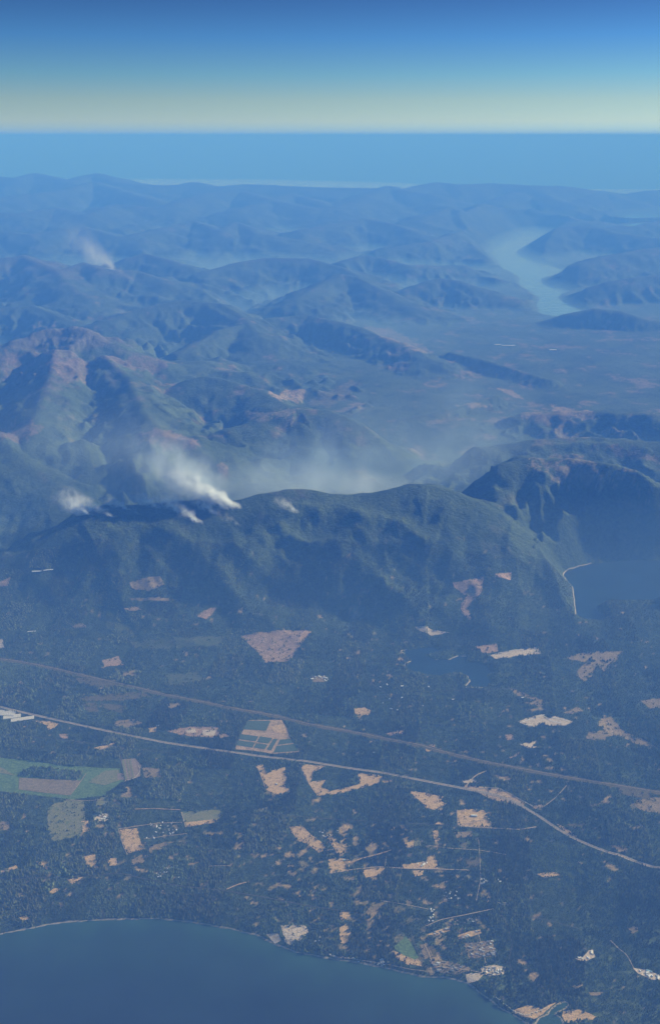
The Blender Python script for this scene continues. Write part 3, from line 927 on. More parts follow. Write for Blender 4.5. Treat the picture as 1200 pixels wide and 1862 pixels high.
field([(1145, 1505), (1170, 1500), (1168, 1508), (1148, 1512)], 'drydull', 'faint tan clearing far right below the power line', 'clearing', 'clearing')
field([(1160, 1455), (1200, 1450), (1230, 1470), (1200, 1482), (1165, 1475), (1150, 1465)], 'drydull', 'wide dull tan scrubland where the power line leaves the picture', 'clearing', 'clearing')
field([(1120, 1430), (1180, 1438), (1195, 1460), (1160, 1452), (1130, 1445)], 'scrub', 'olive scrub below the right end of the power line', 'clearing', 'clearing')
# beyond the highway
field([(943, 1313), (965, 1305), (985, 1300), (992, 1306), (1010, 1304), (1041, 1313), (1030, 1320), (1000, 1321), (985, 1315), (972, 1323), (950, 1318)], 'gravel', 'bright pale gravel pit with white tracks in the forest', 'gravel pit', 'gravel_pit', amp=10)
field([(863, 1175), (903, 1172), (906, 1186), (880, 1190)], 'logged', 'bright square of bare logged ground behind the small lake', 'clearing', 'clearing', amp=9)
field([(890, 1192), (930, 1184), (978, 1178), (986, 1190), (940, 1194), (900, 1199)], 'gravel', 'pale streaky logged strip right of the bare square', 'clearing', 'clearing', amp=9)
field([(437, 1158), (480, 1149), (530, 1147), (566, 1150), (548, 1172), (536, 1190), (525, 1203), (483, 1206), (470, 1188), (450, 1170)], 'logged', 'big reddish logged clearing in the middle of the plain', 'clearing', 'clearing', amp=14)
field([(754, 1141), (775, 1137), (785, 1146), (818, 1152), (785, 1157), (765, 1150)], 'gravel', 'pale logged patch at the foot of the ridge', 'clearing', 'clearing', amp=9)
field([(824, 1060), (850, 1056), (880, 1049), (876, 1078), (858, 1098), (850, 1108), (858, 1131), (840, 1118), (838, 1100), (848, 1085), (826, 1070)], 'logged', 'reddish logged strip climbing the right flank of the ridge', 'clearing', 'clearing', amp=14, lift=5)
field([(900, 1045), (930, 1042), (928, 1058), (908, 1052)], 'logged', 'small reddish logged patch high on the ridge flank', 'clearing', 'clearing', amp=9, lift=5)
field([(640, 1291), (662, 1288), (676, 1294), (668, 1302), (648, 1302)], 'dry', 'small tan yard with sheds in the forest above the power line', 'clearing', 'clearing')
field([(1048, 1190), (1080, 1186), (1133, 1184), (1122, 1200), (1098, 1222), (1085, 1210), (1075, 1232), (1062, 1242), (1046, 1228), (1062, 1206), (1028, 1198)], 'drydull', 'broad dull tan clearing right of the pale logged strip', 'clearing', 'clearing', amp=12)
field([(1065, 1345), (1070, 1332), (1100, 1330), (1085, 1318), (1098, 1302), (1112, 1305), (1130, 1328), (1180, 1352), (1195, 1362), (1160, 1356), (1125, 1340), (1085, 1348)], 'drydull', 'branching olive and tan clearing on the right by the dark gully', 'clearing', 'clearing', amp=12)
field([(1024, 1298), (1050, 1287), (1060, 1294), (1040, 1300)], 'drydull', 'small oval tan clearing near the gravel pit', 'clearing', 'clearing')
field([(1165, 1275), (1200, 1270), (1215, 1290), (1180, 1290)], 'drydull', 'dull clearing on the right edge above the dark gully', 'clearing', 'clearing')
field([(925, 1252), (955, 1262), (990, 1275), (985, 1288), (950, 1280), (975, 1275), (940, 1266)], 'drydull', 'faint tan clearing below the small lake', 'clearing', 'clearing', amp=10)
field([(918, 1338), (932, 1336), (934, 1346), (922, 1348)], 'logged', 'small pink square clearing above the power line', 'clearing', 'clearing')
field([(945, 1355), (975, 1348), (968, 1358), (986, 1360), (958, 1362)], 'gravel', 'pale broken clearing right of the pink square', 'clearing', 'clearing')
field([(925, 1380), (945, 1368), (942, 1374), (928, 1382)], 'logged', 'small reddish slip clearing close to the power line', 'clearing', 'clearing')
field([(772, 1358), (790, 1354), (795, 1366), (775, 1368)], 'dry', 'tan knoll clearing astride the power line', 'clearing', 'clearing')
field([(700, 1335), (735, 1326), (732, 1336), (710, 1340)], 'logged', 'pinkish patch above the power line in mid picture', 'clearing', 'clearing')
field([(302, 1331), (340, 1324), (395, 1322), (400, 1335), (425, 1340), (400, 1344), (372, 1342), (335, 1340)], 'logged', 'tan workings strip between highway and power line', 'clearing', 'clearing', amp=9)
field([(337, 1329), (355, 1327), (357, 1334), (342, 1336)], 'gravel', 'bright sandy spot in the tan workings, left one', 'sand', 'sand_patch', lift=5, clear=False)
field([(368, 1330), (394, 1328), (390, 1340), (370, 1340)], 'gravel', 'bright sandy spot in the tan workings, right one', 'sand', 'sand_patch', lift=5, clear=False)
field([(270, 1324), (285, 1322), (284, 1332), (272, 1334)], 'dry', 'small tan clearing left of the workings, with a white shed', 'clearing', 'clearing')
field([(170, 1361), (190, 1357), (216, 1348), (205, 1358), (184, 1365)], 'dry', 'slender tan clearing below the highway on the left', 'clearing', 'clearing')
field([(58, 1312), (90, 1312), (106, 1318), (100, 1326), (88, 1329), (84, 1320)], 'dry', 'tan ground beside the long white greenhouses', 'clearing', 'clearing')
field([(108, 1336), (124, 1336), (124, 1344), (110, 1345)], 'logged', 'dull red patch below the highway left', 'clearing', 'clearing')
field([(145, 1271), (185, 1263), (260, 1258), (275, 1268), (220, 1276), (160, 1277)], 'scrub', 'olive cleared ground left of the power line', 'clearing', 'clearing', amp=12)
field([(148, 1282), (175, 1279), (180, 1296), (160, 1296)], 'scrub', 'small olive clearing under the wide olive ground', 'clearing', 'clearing')
field([(180, 1280), (230, 1284), (222, 1298), (195, 1292)], 'scrub', 'olive clearing beside the small olive one', 'clearing', 'clearing')
field([(205, 1312), (245, 1308), (260, 1316), (230, 1326), (210, 1322)], 'drydull', 'dull tan clearing just above the highway left', 'clearing', 'clearing')
field([(300, 1282), (325, 1280), (328, 1288), (305, 1290)], 'drydull', 'small tan clearing under the power line on the left', 'clearing', 'clearing')
field([(135, 1234), (180, 1236), (220, 1248), (190, 1252), (145, 1244)], 'scrub', 'olive strip along the left part of the power line', 'clearing', 'clearing')
field([(185, 1202), (215, 1194), (225, 1210), (190, 1214)], 'logged', 'pinkish clearing above the power line on the left', 'clearing', 'clearing', amp=9)
field([(222, 1222), (250, 1218), (248, 1230), (225, 1232)], 'drydull', 'dull clearing just right of the pinkish one', 'clearing', 'clearing')
field([(235, 1168), (320, 1160), (410, 1158), (400, 1176), (300, 1182), (245, 1180)], 'flatgreen', 'faint green flats on the plain left of the big logged clearing', 'meadow', 'meadow', amp=14)
field([(300, 1228), (360, 1222), (372, 1240), (310, 1248)], 'flatgreen', 'second faint green flat nearer the power line', 'meadow', 'meadow', amp=12)
field([(190, 1130), (260, 1138), (250, 1150), (195, 1145)], 'flatgreen', 'green flat under the left spur of the ridge', 'meadow', 'meadow', amp=12)
field([(235, 1060), (265, 1052), (290, 1048), (300, 1065), (270, 1078), (240, 1072)], 'drydull', 'rough tan slope at the foot of the ridge left of centre', 'clearing', 'clearing', amp=12, lift=5)
field([(235, 1090), (300, 1088), (330, 1090), (300, 1094), (240, 1094)], 'drydull', 'thin tan strip along the foot of the ridge', 'clearing', 'clearing', amp=8)
field([(225, 1110), (245, 1104), (258, 1110), (240, 1114)], 'dry', 'small tan triangle below the thin strip', 'clearing', 'clearing')
field([(355, 1120), (380, 1108), (395, 1106), (375, 1128)], 'logged', 'pinkish patch at the foot of the central hills', 'clearing', 'clearing', amp=9)
field([(-20, 1068), (20, 1050), (14, 1066), (-20, 1074)], 'logged', 'pinkish slope patch at the left edge under the ridge', 'clearing', 'clearing', lift=5)
field([(-20, 1165), (5, 1164), (8, 1178), (-20, 1186)], 'gravel', 'bright pale clearing cut by the left picture edge', 'clearing', 'clearing')
field([(125, 1136), (150, 1134), (158, 1142), (135, 1144)], 'drydull', 'tiny dull clearing under the left spur', 'clearing', 'clearing')
field([(565, 1232), (595, 1230), (590, 1242), (570, 1242)], 'drydull', 'pale settlement ground in the forest below the big logged clearing', 'clearing', 'clearing')
# nursery plots
field([(427, 1364), (440, 1334), (452, 1311), (512, 1310), (522, 1325), (527, 1343), (545, 1368), (498, 1372), (460, 1366)], 'verge', 'tan ground under the chequered nursery plots above the highway', 'field', 'nursery_ground', amp=3)
PLOTS = [([(452, 1312), (492, 1312), (484, 1331), (443, 1327)], 'large dark nursery plot at the top of the chequered field'),
         ([(439, 1337), (470, 1341), (465, 1350), (434, 1346)], 'nursery plot, left of the middle row'),
         ([(433, 1348), (464, 1352), (459, 1361), (430, 1357)], 'nursery plot, left of the bottom row'),
         ([(473, 1341), (495, 1344), (488, 1354), (467, 1351)], 'nursery plot, centre of the middle row'),
         ([(466, 1353), (487, 1356), (481, 1364), (461, 1361)], 'nursery plot, centre of the bottom row'),
         ([(498, 1345), (505, 1346), (493, 1366), (485, 1364)], 'narrow upright nursery plot on the right of the grid'),
         ([(509, 1347), (527, 1345), (537, 1352), (505, 1356)], 'dark nursery plot at the right tip, upper one'),
         ([(503, 1358), (538, 1354), (543, 1367), (497, 1370)], 'dark nursery plot at the right tip, lower one')]
for pts, lab in PLOTS:
    field(pts, 'plot', lab, 'field', 'nursery_plot', lift=5, amp=1, clear=False)
field([(492, 1322), (516, 1318), (522, 1336), (500, 1334)], 'dry', 'bright tan yard at the top right of the nursery', 'yard', 'nursery_yard', lift=5, clear=False)
# shore
field([(511, 1685), (530, 1683), (556, 1685), (561, 1697), (545, 1712), (528, 1722), (518, 1716)], 'gravel', 'round pale campground packed with trailers near the shore', 'campground', 'campground', amp=4)
field([(484, 1702), (505, 1698), (512, 1712), (500, 1718)], 'gravel', 'pale shore clearing left of the round campground', 'clearing', 'clearing', amp=3)
field([(618, 1688), (632, 1680), (641, 1682), (637, 1700), (633, 1718), (620, 1716), (616, 1696)], 'dry', 'upright tan field just behind the shore houses')
field([(616, 1660), (636, 1660), (638, 1672), (620, 1674)], 'dry', 'small tan clearing above the upright shore field', 'clearing', 'clearing')
field([(716, 1724), (738, 1704), (748, 1718), (761, 1744), (752, 1750), (735, 1741)], 'green', 'bright green sloping field near the shore houses', amp=3)
field([(716, 1733), (730, 1738), (766, 1753), (766, 1760), (740, 1756), (722, 1745)], 'dry', 'tan strip between the green shore field and the beach')
field([(763, 1720), (776, 1716), (786, 1740), (772, 1748)], 'drydull', 'dull plot with rows right of the green shore field')
field([(776, 1722), (790, 1720), (794, 1742), (784, 1744)], 'scrub', 'olive plot next to the dull plot behind the shore')
field([(832, 1704), (850, 1696), (873, 1692), (876, 1699), (852, 1706), (834, 1710)], 'dry', 'orange tan strip at the top of the shore village', 'clearing', 'clearing', amp=3)
field([(775, 1702), (800, 1692), (818, 1688), (818, 1694), (795, 1702)], 'dry', 'tan strip with houses left of the orange strip', 'clearing', 'clearing', amp=3)
field([(843, 1716), (896, 1712), (902, 1742), (852, 1746)], 'drydull', 'patchy ground under the upper shore village houses', 'clearing', 'village_ground', amp=4)
field([(872, 1762), (900, 1757), (918, 1762), (916, 1774), (890, 1778), (876, 1772)], 'gravel', 'pale ground under the lower right village houses', 'clearing', 'village_ground', amp=4)
field([(780, 1750), (810, 1750), (850, 1760), (860, 1768), (830, 1774), (790, 1768)], 'drydull', 'patchy ground under the houses right of the shore field', 'clearing', 'village_ground', amp=4)
field([(846, 1774), (866, 1772), (880, 1774), (868, 1786), (850, 1790)], 'gravel', 'pale yard by the beach at the shore bend', 'yard', 'shore_yard', amp=3)
field([(930, 1843), (940, 1836), (960, 1830), (985, 1836), (1000, 1828), (1012, 1824), (1000, 1834), (985, 1848), (970, 1856), (950, 1852)], 'dry', 'dry tan spit of land by the river mouth', 'spit', 'spit', amp=3)
field([(1020, 1842), (1035, 1838), (1052, 1837), (1075, 1846), (1085, 1852), (1060, 1862), (1026, 1862)], 'dry', 'dry tan field across the river mouth')
field([(1150, 1763), (1175, 1766), (1200, 1776), (1215, 1786), (1185, 1784), (1160, 1773)], 'gravel', 'pale industrial yard at the right edge of the forest', 'yard', 'work_yard', amp=3)
field([(1046, 1745), (1060, 1742), (1070, 1730), (1078, 1728), (1082, 1742), (1064, 1750)], 'gravel', 'pale yard hidden in the woods by the river', 'yard', 'work_yard', amp=3)
field([(1040, 1795), (1058, 1790), (1060, 1794), (1046, 1800)], 'drydull', 'small dull clearing in the woods by the river mouth', 'clearing', 'clearing')
field([(1070, 1806), (1096, 1806), (1094, 1812), (1074, 1812)], 'drydull', 'small dull clearing with a white roof near the river mouth', 'clearing', 'clearing')
field([(1140, 1690), (1158, 1684), (1160, 1694), (1150, 1700)], 'drydull', 'small olive clearing high in the right-hand woods', 'clearing', 'clearing')

# ------------------------------------------------------------------ roads, tracks, shore
HWY = gpx([(-110, 1264), (0, 1287), (75, 1304), (115, 1314), (180, 1328), (260, 1344), (300, 1352), (400, 1366), (480, 1377), (560, 1387), (640, 1400), (700, 1408), (760, 1420), (830, 1433), (865, 1440),
           (905, 1448), (940, 1462), (980, 1487), (1010, 1507), (1040, 1525), (1075, 1540), (1110, 1553), (1150, 1566), (1200, 1580), (1300, 1606)])
ribbon('highway_verge', HWY, 44, M['verge'], 3.5, 'dry tan verge of the highway through the forest', 'verge', 8, wobble=.5)
def offset(P, d):
    t = np.gradient(P, axis=0)
    t /= np.linalg.norm(t, axis=1)[:, None]
    return P + np.stack([-t[:, 1], t[:, 0]], 1) * d
for sgn, lab in ((-15, 'near'), (15, 'far')):
    ribbon('highway', offset(HWY, sgn), 13, M['asphalt'], 6.0, lab + ' carriageway of the divided highway crossing the plain', 'road', 0)
ribbon('road', gpx([(845, 1434), (858, 1418), (868, 1410), (885, 1404)]), 16, M['lane'], 7, 'side road climbing from the highway junction into the forest', 'road', 6)
ribbon('slip_road', gpx([(870, 1436), (905, 1434), (928, 1445), (950, 1458), (970, 1468)]), 12, M['asphalt'], 8, 'slip road looping off the highway at the junction', 'road', 4)
POW = gpx([(-110, 1186), (40, 1205), (100, 1217), (180, 1237), (240, 1250), (300, 1264), (360, 1277), (420, 1289), (500, 1303), (560, 1318), (640, 1333), (700, 1345), (760, 1356), (800, 1367), (870, 1385), (950, 1401),
           (1030, 1415), (1110, 1428), (1170, 1438), (1290, 1456)])
ribbon('power_line_clearing', POW, 92, M['scrub'], 3.0, 'long olive-brown power line swathe across the forest', 'clearing', 0, wobble=.7)
ribbon('track', offset(POW, 12), 5, M['lane'], 5.5, 'thin pale track along the power line swathe', 'track', 0)
LANES = [([(440, 1481), (520, 1485), (620, 1492), (720, 1497), (800, 1501), (835, 1503)], 10, 'darktrack', 'straight dark lane through the forest left of the white barn'),
         ([(833, 1503), (870, 1506), (905, 1509), (945, 1511), (975, 1506)], 16, 'lane', 'tan lane running right from the white barn'),
         ([(832, 1500), (831, 1474)], 8, 'lane', 'short straight fence lane on the left of the white barn'),
         ([(835, 1503), (870, 1494), (890, 1490)], 9, 'lane', 'short lane slanting up right of the white barn'),
         ([(600, 1590), (640, 1583), (690, 1578), (740, 1581), (800, 1582), (853, 1584)], 13, 'lane', 'pale lane past the tan fields in the near forest'),
         ([(634, 1572), (660, 1562), (690, 1555), (714, 1547)], 18, 'verge', 'tan grassy lane rising right from the square field'),
         ([(775, 1686), (800, 1675), (850, 1665), (897, 1655)], 9, 'lane', 'village street at the top of the shore village'),
         ([(898, 1656), (918, 1672), (925, 1695), (932, 1720), (925, 1745), (930, 1770), (936, 1790)], 10, 'darktrack', 'dark forest road down to the river woods'),
         ([(929, 1662), (960, 1668), (1000, 1676), (1050, 1690)], 8, 'darktrack', 'dark forest road across the right-hand woods'),
         ([(748, 1702), (755, 1722), (768, 1752)], 10, 'darktrack', 'dark lane down the right side of the green shore field'),
         ([(772, 1720), (780, 1738), (788, 1760)], 9, 'lane', 'pale lane between the two dull shore plots'),
         ([(-60, 1603), (60, 1598), (150, 1595), (215, 1589), (262, 1599), (320, 1613), (400, 1621), (480, 1634), (560, 1650), (660, 1664)], 14, 'darktrack', 'dark railway cutting curving through the near woods'),
         ([(-60, 1333), (60, 1342), (150, 1351), (240, 1362), (310, 1371)], 10, 'darktrack', 'dark forest track above the green farm'),
         ([(245, 1473), (280, 1472), (328, 1474)], 14, 'verge', 'tan lane leading right to the pale green field'),
         ([(216, 1510), (250, 1505), (284, 1500), (330, 1498)], 10, 'lane', 'pale lane along the top of the brown paddock'),
         ([(216, 1511), (225, 1542), (232, 1556)], 8, 'lane', 'pale lane down the left side of the brown paddock'),
         ([(330, 1478), (338, 1507)], 8, 'lane', 'short pale lane on the left edge of the pale field'),
         ([(378, 1577), (400, 1575), (418, 1576)], 9, 'lane', 'short pale lane in the dark near woods'),
         ([(412, 1620), (430, 1612), (448, 1607)], 16, 'verge', 'short tan slanting strip in the near woods'),
         ([(645, 1185), (652, 1210), (668, 1240), (700, 1262), (735, 1283)], 12, 'darktrack', 'dark winding road left of the small lake'),
         ([(690, 1270), (740, 1262), (800, 1258), (880, 1256), (940, 1254)], 12, 'darktrack', 'dark road below the small lake'),
         ([(1030, 1430), (1010, 1452), (988, 1470)], 9, 'lane', 'pale forest track curving behind the junction'),
         ([(700, 1580), (702, 1560)], 6, 'lane', 'tiny lane crossing the tan fields'),
         ([(470, 1400), (484, 1438)], 7, 'lane', 'lane down the left side of the tan field with the dark house'),
         ([(190, 1455), (160, 1458), (120, 1456)], 6, 'lane', 'thin pale track below the big farm field'),
         ([(128, 1448), (152, 1416), (157, 1408)], 8, 'verge', 'tan track round the right end of the dark forest block'),
         ([(226, 1423), (246, 1417), (256, 1404), (252, 1395)], 9, 'gravel', 'pale farm track round the striped field'),
         ([(846, 1719), (872, 1716), (898, 1714)], 7, 'lane', 'upper cross street of the shore village'),
         ([(850, 1732), (876, 1729), (901, 1728)], 7, 'lane', 'middle cross street of the shore village'),
         ([(868, 1694), (876, 1722), (884, 1758)], 7, 'lane', 'street running down through the shore village'),
         ([(790, 1760), (820, 1764), (858, 1768), (876, 1772)], 8, 'lane', 'coast road behind the beach houses'),
         ([(600, 1741), (650, 1748), (700, 1756), (745, 1766), (790, 1772)], 7, 'lane', 'coast road along the row of beach houses'),
         ([(560, 1540), (600, 1548), (640, 1540)], 7, 'lane', 'thin lane above the square tan field'),
         ([(870, 1530), (872, 1556), (874, 1600), (866, 1640)], 7, 'lane', 'straight lane down through the small holdings'),
         ([(780, 1540), (820, 1545), (870, 1548), (920, 1556)], 7, 'lane', 'thin lane across the small holdings'),
         ([(690, 1640), (740, 1648), (780, 1656)], 7, 'lane', 'thin lane in the near woods left of the street'),
         ([(262, 1528), (300, 1523), (340, 1518)], 7, 'lane', 'thin lane among the houses right of the paddock'),
         ([(1110, 1712), (1140, 1740), (1152, 1764)], 8, 'lane', 'pale track down to the industrial yard')]
for pts, wd, m_, lab in LANES:
    ribbon('lane', gpx(pts), wd, M[m_], 6.5, lab, 'road', 5, step=25)
shore = np.array([p for p in WATERS[0][0] if p[1] > 5600 and abs(p[0]) < 5200])
ribbon('beach', shore, 26, M['sand'], .6, 'narrow grey sandy beach along the near shore', 'beach', 2, step=22, wobble=.8)
lk = np.array([at_z(u, v, LAKE_Z)[:2] for u, v in [(1075, 1025), (1052, 1031), (1028, 1039), (1023, 1046), (1030, 1057), (1041, 1069), (1043, 1086), (1045, 1101), (1047, 1123)]])
ribbon('lake_shore', lk, 17, M['sand'], 2.0, 'pale gravel shore on the left side of the large lake', 'shore', 4, step=40, wobble=.9)
lk = np.array([at_z(u, v, LAKE_Z)[:2] for u, v in [(1085, 1101), (1100, 1097), (1130, 1096), (1160, 1095)]])
ribbon('lake_shore', lk, 13, M['sand'], 2.0, 'thin pale shore of the wooded point in the large lake', 'shore', 4, step=40, wobble=.9)
for pts, lab in [([(735, 1214), (737, 1208), (747, 1203)], 'pale left shore of the small lake'), ([(735, 1190), (728, 1186), (740, 1182)], 'pale upper left tip of the small lake'),
                 ([(846, 1252), (862, 1251), (882, 1253)], 'pale lower shore of the small lake'), ([(846, 1248), (856, 1238), (850, 1229)], 'pale bank of the narrow arm of the small lake'),
                 ([(792, 1200), (812, 1202), (832, 1193), (848, 1194)], 'pale shore of the island point in the small lake')]:
    ribbon('lake_shore', np.array([at_z(u, v, TARN_Z)[:2] for u, v in pts]), 18, M['sand'], 2.0, lab, 'shore', 4, step=20, wobble=.9)
for k, pts in enumerate([[(945, 1316), (968, 1308), (990, 1301)], [(988, 1303), (1000, 1312), (1020, 1316)], [(998, 1306), (1020, 1309), (1036, 1314)], [(952, 1319), (970, 1320)]]):
    ribbon('track', gpx(pts), 13, M['white_wall'], 6.5, 'white haul track in the gravel pit, ' + ['along its upper left', 'through its middle', 'to its right tip', 'at its lower left'][k], 'track', 0, step=20)
ribbon('track', gpx([(905, 1189), (935, 1184), (950, 1182)]), 10, M['white_wall'], 6.5, 'white straight track on the streaky logged strip', 'track', 0, step=20)

def box_tris(x0, x1, y0, y1, z0, z1):
    V = [(x, y, z) for z in (z0, z1) for y in (y0, y1) for x in (x0, x1)]
    return V, [(0, 2, 3, 1), (4, 5, 7, 6), (0, 1, 5, 4), (2, 6, 7, 3), (0, 4, 6, 2), (1, 3, 7, 5)]

def place(u, v, lift=0.0):
    p = on_ground(u, v)
    return (p[0], p[1], max(float(land_z(p[0], p[1])), 0) + lift)

def cone_rings(name, rings, sides=7):
    V, F = [], []
    for r, z in rings:
        for s_ in range(sides):
            t = 2 * math.pi * s_ / sides + z * .7
            V.append((r * math.cos(t), r * math.sin(t), z))
    for i in range(len(rings) - 1):
        for s_ in range(sides):
            a, b = i * sides + s_, i * sides + (s_ + 1) % sides
            F.append((a, b, b + sides, a + sides))
    F2 = [(f[0], f[1], f[2]) for f in F] + [(f[0], f[2], f[3]) for f in F]
    c = len(V)
    V.append((0, 0, rings[0][1]))
    F2 += [(c, (s_ + 1) % sides, s_) for s_ in range(sides)]
    return mesh_np(name, V, F2)

# greenhouses: rows of arched spans
def greenhouse(quad, spans, label):
    a, b, c, d = [np.array(place(*q)) for q in quad]     # a-b far edge, d-c near edge
    zb = max(q[2] for q in (a, b, c, d)) + 2
    ctr = (a + b + c + d) / 4
    ux = (b - a + c - d)[:2]
    L = np.linalg.norm(ux) / 2
    ang = math.atan2(ux[1], ux[0])
    uy = np.array([-math.sin(ang), math.cos(ang)])
    Wd = abs(((a + b) / 2 - (c + d) / 2)[:2] @ uy)
    o = empty('greenhouse', (ctr[0], ctr[1], zb), ang)
    sw = Wd / spans
    hw_ = 6.0
    for i in range(spans):
        y0 = -Wd / 2 + i * sw
        V, F = [], []
        k = 7
        for j in range(k):
            t = math.pi * j / (k - 1)
            for x_ in (-L / 2, L / 2):
                V.append((x_, y0 + sw / 2 - math.cos(t) * sw / 2 * .985, hw_ + math.sin(t) * min(sw * .3, 7)))
        for j in range(k - 1):
            F.append((2 * j, 2 * j + 1, 2 * j + 3, 2 * j + 2))
        c_ = link('roof_span', mesh_np('roof_span', V, [f[::-1] for f in F], True), M['poly'], o)
    for y_ in (-Wd / 2 - .2, Wd / 2 + .2):
        link('side_wall', mesh_np('side_wall', *box_tris(-L / 2, L / 2, y_ - .15, y_ + .15, -2, hw_)), M['poly'], o)
    for x_ in (-L / 2 - .2, L / 2 + .2):
        link('end_wall', mesh_np('end_wall', *box_tris(x_ - .15, x_ + .15, -Wd / 2, Wd / 2, -2, hw_)), M['poly'], o)
    tag(o, label, 'greenhouse', 'long white greenhouses')
    CLEAR.append((np.array([a[:2], b[:2], c[:2], d[:2]]), 10))
    return o

def build_greenhouses():
    greenhouse([(-50, 1289), (22, 1297), (35, 1302), (-45, 1305)], 6, 'farthest of the long white greenhouses, cut by the left picture edge')
    greenhouse([(4, 1304), (36, 1300), (40, 1305), (8, 1310)], 4, 'middle one of the long white greenhouses beside the highway')
    greenhouse([(18, 1309), (54, 1304), (70, 1307), (22, 1316)], 5, 'nearest of the long white greenhouses beside the highway')

build_greenhouses()

# ------------------------------------------------------------------ buildings
def walls_mesh(L, W, Hh, G, name='wall'):
    """four walls with gable ends"""
    V = [(-L, -W, 0), (L, -W, 0), (L, W, 0), (-L, W, 0), (-L, -W, Hh), (L, -W, Hh), (L, W, Hh), (-L, W, Hh), (-L, 0, Hh + G), (L, 0, Hh + G)]
    F = [(0, 1, 5), (0, 5, 4), (2, 3, 7), (2, 7, 6), (1, 2, 6), (1, 6, 5), (5, 6, 9), (3, 0, 4), (3, 4, 7), (7, 4, 8)]
    return mesh_np(name, V, F)

def roof_mesh(L, W, Hh, G, name='roof', eave=.5, th=.35):
    l, w_ = L + eave, W + eave
    zl = Hh - G / W * eave + .06
    zt = Hh + G + .06
    V = []
    for dz in (0, th):
        V += [(-l, -w_, zl + dz), (l, -w_, zl + dz), (-l, 0, zt + dz), (l, 0, zt + dz), (-l, w_, zl + dz), (l, w_, zl + dz)]
    F = [(6, 7, 9, 8), (8, 9, 11, 10), (0, 2, 3, 1), (2, 4, 5, 3), (0, 1, 7, 6), (4, 10, 11, 5), (0, 6, 8, 2), (2, 8, 10, 4), (1, 3, 9, 7), (3, 5, 11, 9)]
    return mesh_np(name, V, F)

HOUSE = {}
def house_meshes(kind):
    if kind not in HOUSE:
        L, W, Hh, G, rm, wm = {'small': (7, 4.5, 4, 2.4, 'grey_roof', 'wall'), 'pale': (8, 5, 4.5, 2.4, 'white_roof', 'white_wall'), 'brown': (8, 5, 4, 2.6, 'brown_roof', 'wall'),
                               'big': (12, 7, 5, 3, 'grey_roof', 'white_wall'), 'shed': (14, 7, 5, 2.2, 'white_roof', 'white_wall'), 'barn': (26, 10, 7, 4, 'white_roof', 'white_wall'),
                               'long': (60, 8, 5, 2.5, 'white_roof', 'white_wall'), 'mill': (90, 28, 14, 6, 'white_roof', 'white_wall'), 'blue': (30, 10, 7, 3, 'blue_roof', 'white_wall'),
                               'dark': (11, 7, 5, 3, 'white_roof', 'dark_wall')}[kind]
        a, b = walls_mesh(L, W, Hh, G), roof_mesh(L, W, Hh, G)
        a.materials.append(M[wm])
        b.materials.append(M[rm])
        win = mesh_np('window', *box_tris(-.9, .9, -.06, .06, -.7, .7))
        win.materials.append(M['glass'])
        door = mesh_np('door', *box_tris(-.6, .6, -.06, .06, 0, 2.1))
        door.materials.append(M['dark_wall'])
        HOUSE[kind] = (a, b, win, door, L, W, Hh)
    return HOUSE[kind]

def house(p, rz, kind, label, cat='house', group=None, name='house', sc=1.0):
    a, b, win, door, L, W, Hh = house_meshes(kind)
    o = empty(name, p, rz)
    o.scale = (sc, sc, sc)
    parts = [('wall', a, (0, 0, 0)), ('roof', b, (0, 0, 0)), ('door', door, (0, -W - .05, 0))] + [('window', win, (f * L, -W - .05, Hh * .55)) for f in (-.6, .6)]
    for nm, me_, loc in parts:
        c = bpy.data.objects.new(nm, me_)
        c.location = loc
        COL.objects.link(c)
        c.parent = o
    tag(o, label, cat, group)
    return o

def village(poly, n, kinds, label, group, lift=3.0, align=None, min_d=18, sc=(1.1, 1.6)):
    pa = np.array(poly, float)
    got = []
    tries = 0
    while len(got) < n and tries < n * 40:
        tries += 1
        u, v = rng.uniform(pa[:, 0].min(), pa[:, 0].max()), rng.uniform(pa[:, 1].min(), pa[:, 1].max())
        if not inside(np.array([u]), np.array([v]), pa)[0]:
            continue
        p = place(u, v)
        if p[2] < 1.5 or any((p[0] - q[0]) ** 2 + (p[1] - q[1]) ** 2 < min_d ** 2 for q in got):
            continue
        got.append(p)
        q_ = np.linspace(0, 2 * math.pi, 7)[:-1]
        CLEAR.append((np.stack([p[0] + 15 * np.cos(q_), p[1] + 19 * np.sin(q_)], 1), 0.0))
        house((p[0], p[1], p[2] + lift - .6), (align if align is not None else rng.uniform(0, 3.14)) + rng.normal(0, .12), kinds[rng.integers(len(kinds))], label, 'house', group, sc=rng.uniform(*sc))

MIX = ['small', 'pale', 'brown', 'small', 'big']
village([(843, 1717), (896, 1713), (902, 1741), (853, 1745)], 34, MIX, 'one of the small houses in the upper shore village', 'houses of the upper shore village', 3, -.2)
village([(835, 1705), (872, 1694), (874, 1698), (838, 1709)], 9, ['brown', 'pale'], 'one of the houses along the orange tan strip above the village', 'houses on the orange strip', 3, -.2)
village([(778, 1701), (816, 1689), (816, 1693), (796, 1701)], 8, MIX, 'one of the houses on the tan strip left of the orange strip', 'houses on the tan strip', 3, -.2)
village([(874, 1764), (900, 1759), (915, 1763), (914, 1773), (890, 1777)], 16, ['pale', 'small', 'big'], 'one of the pale houses on the lower right village ground', 'houses of the lower right village', 3)
village([(783, 1752), (810, 1752), (850, 1762), (830, 1773), (790, 1767)], 26, MIX, 'one of the houses behind the beach right of the green shore field', 'houses behind the beach', 3, -.3)
village([(600, 1738), (700, 1755), (700, 1759), (600, 1742)], 20, MIX, 'one of the beach houses in a row along the shore woods', 'row of beach houses', 1, -.2)
village([(690, 1745), (708, 1750), (706, 1758), (690, 1752)], 5, ['pale', 'big'], 'one of the bright houses in a knot on the shore left of the green field', 'knot of bright shore houses', 1)
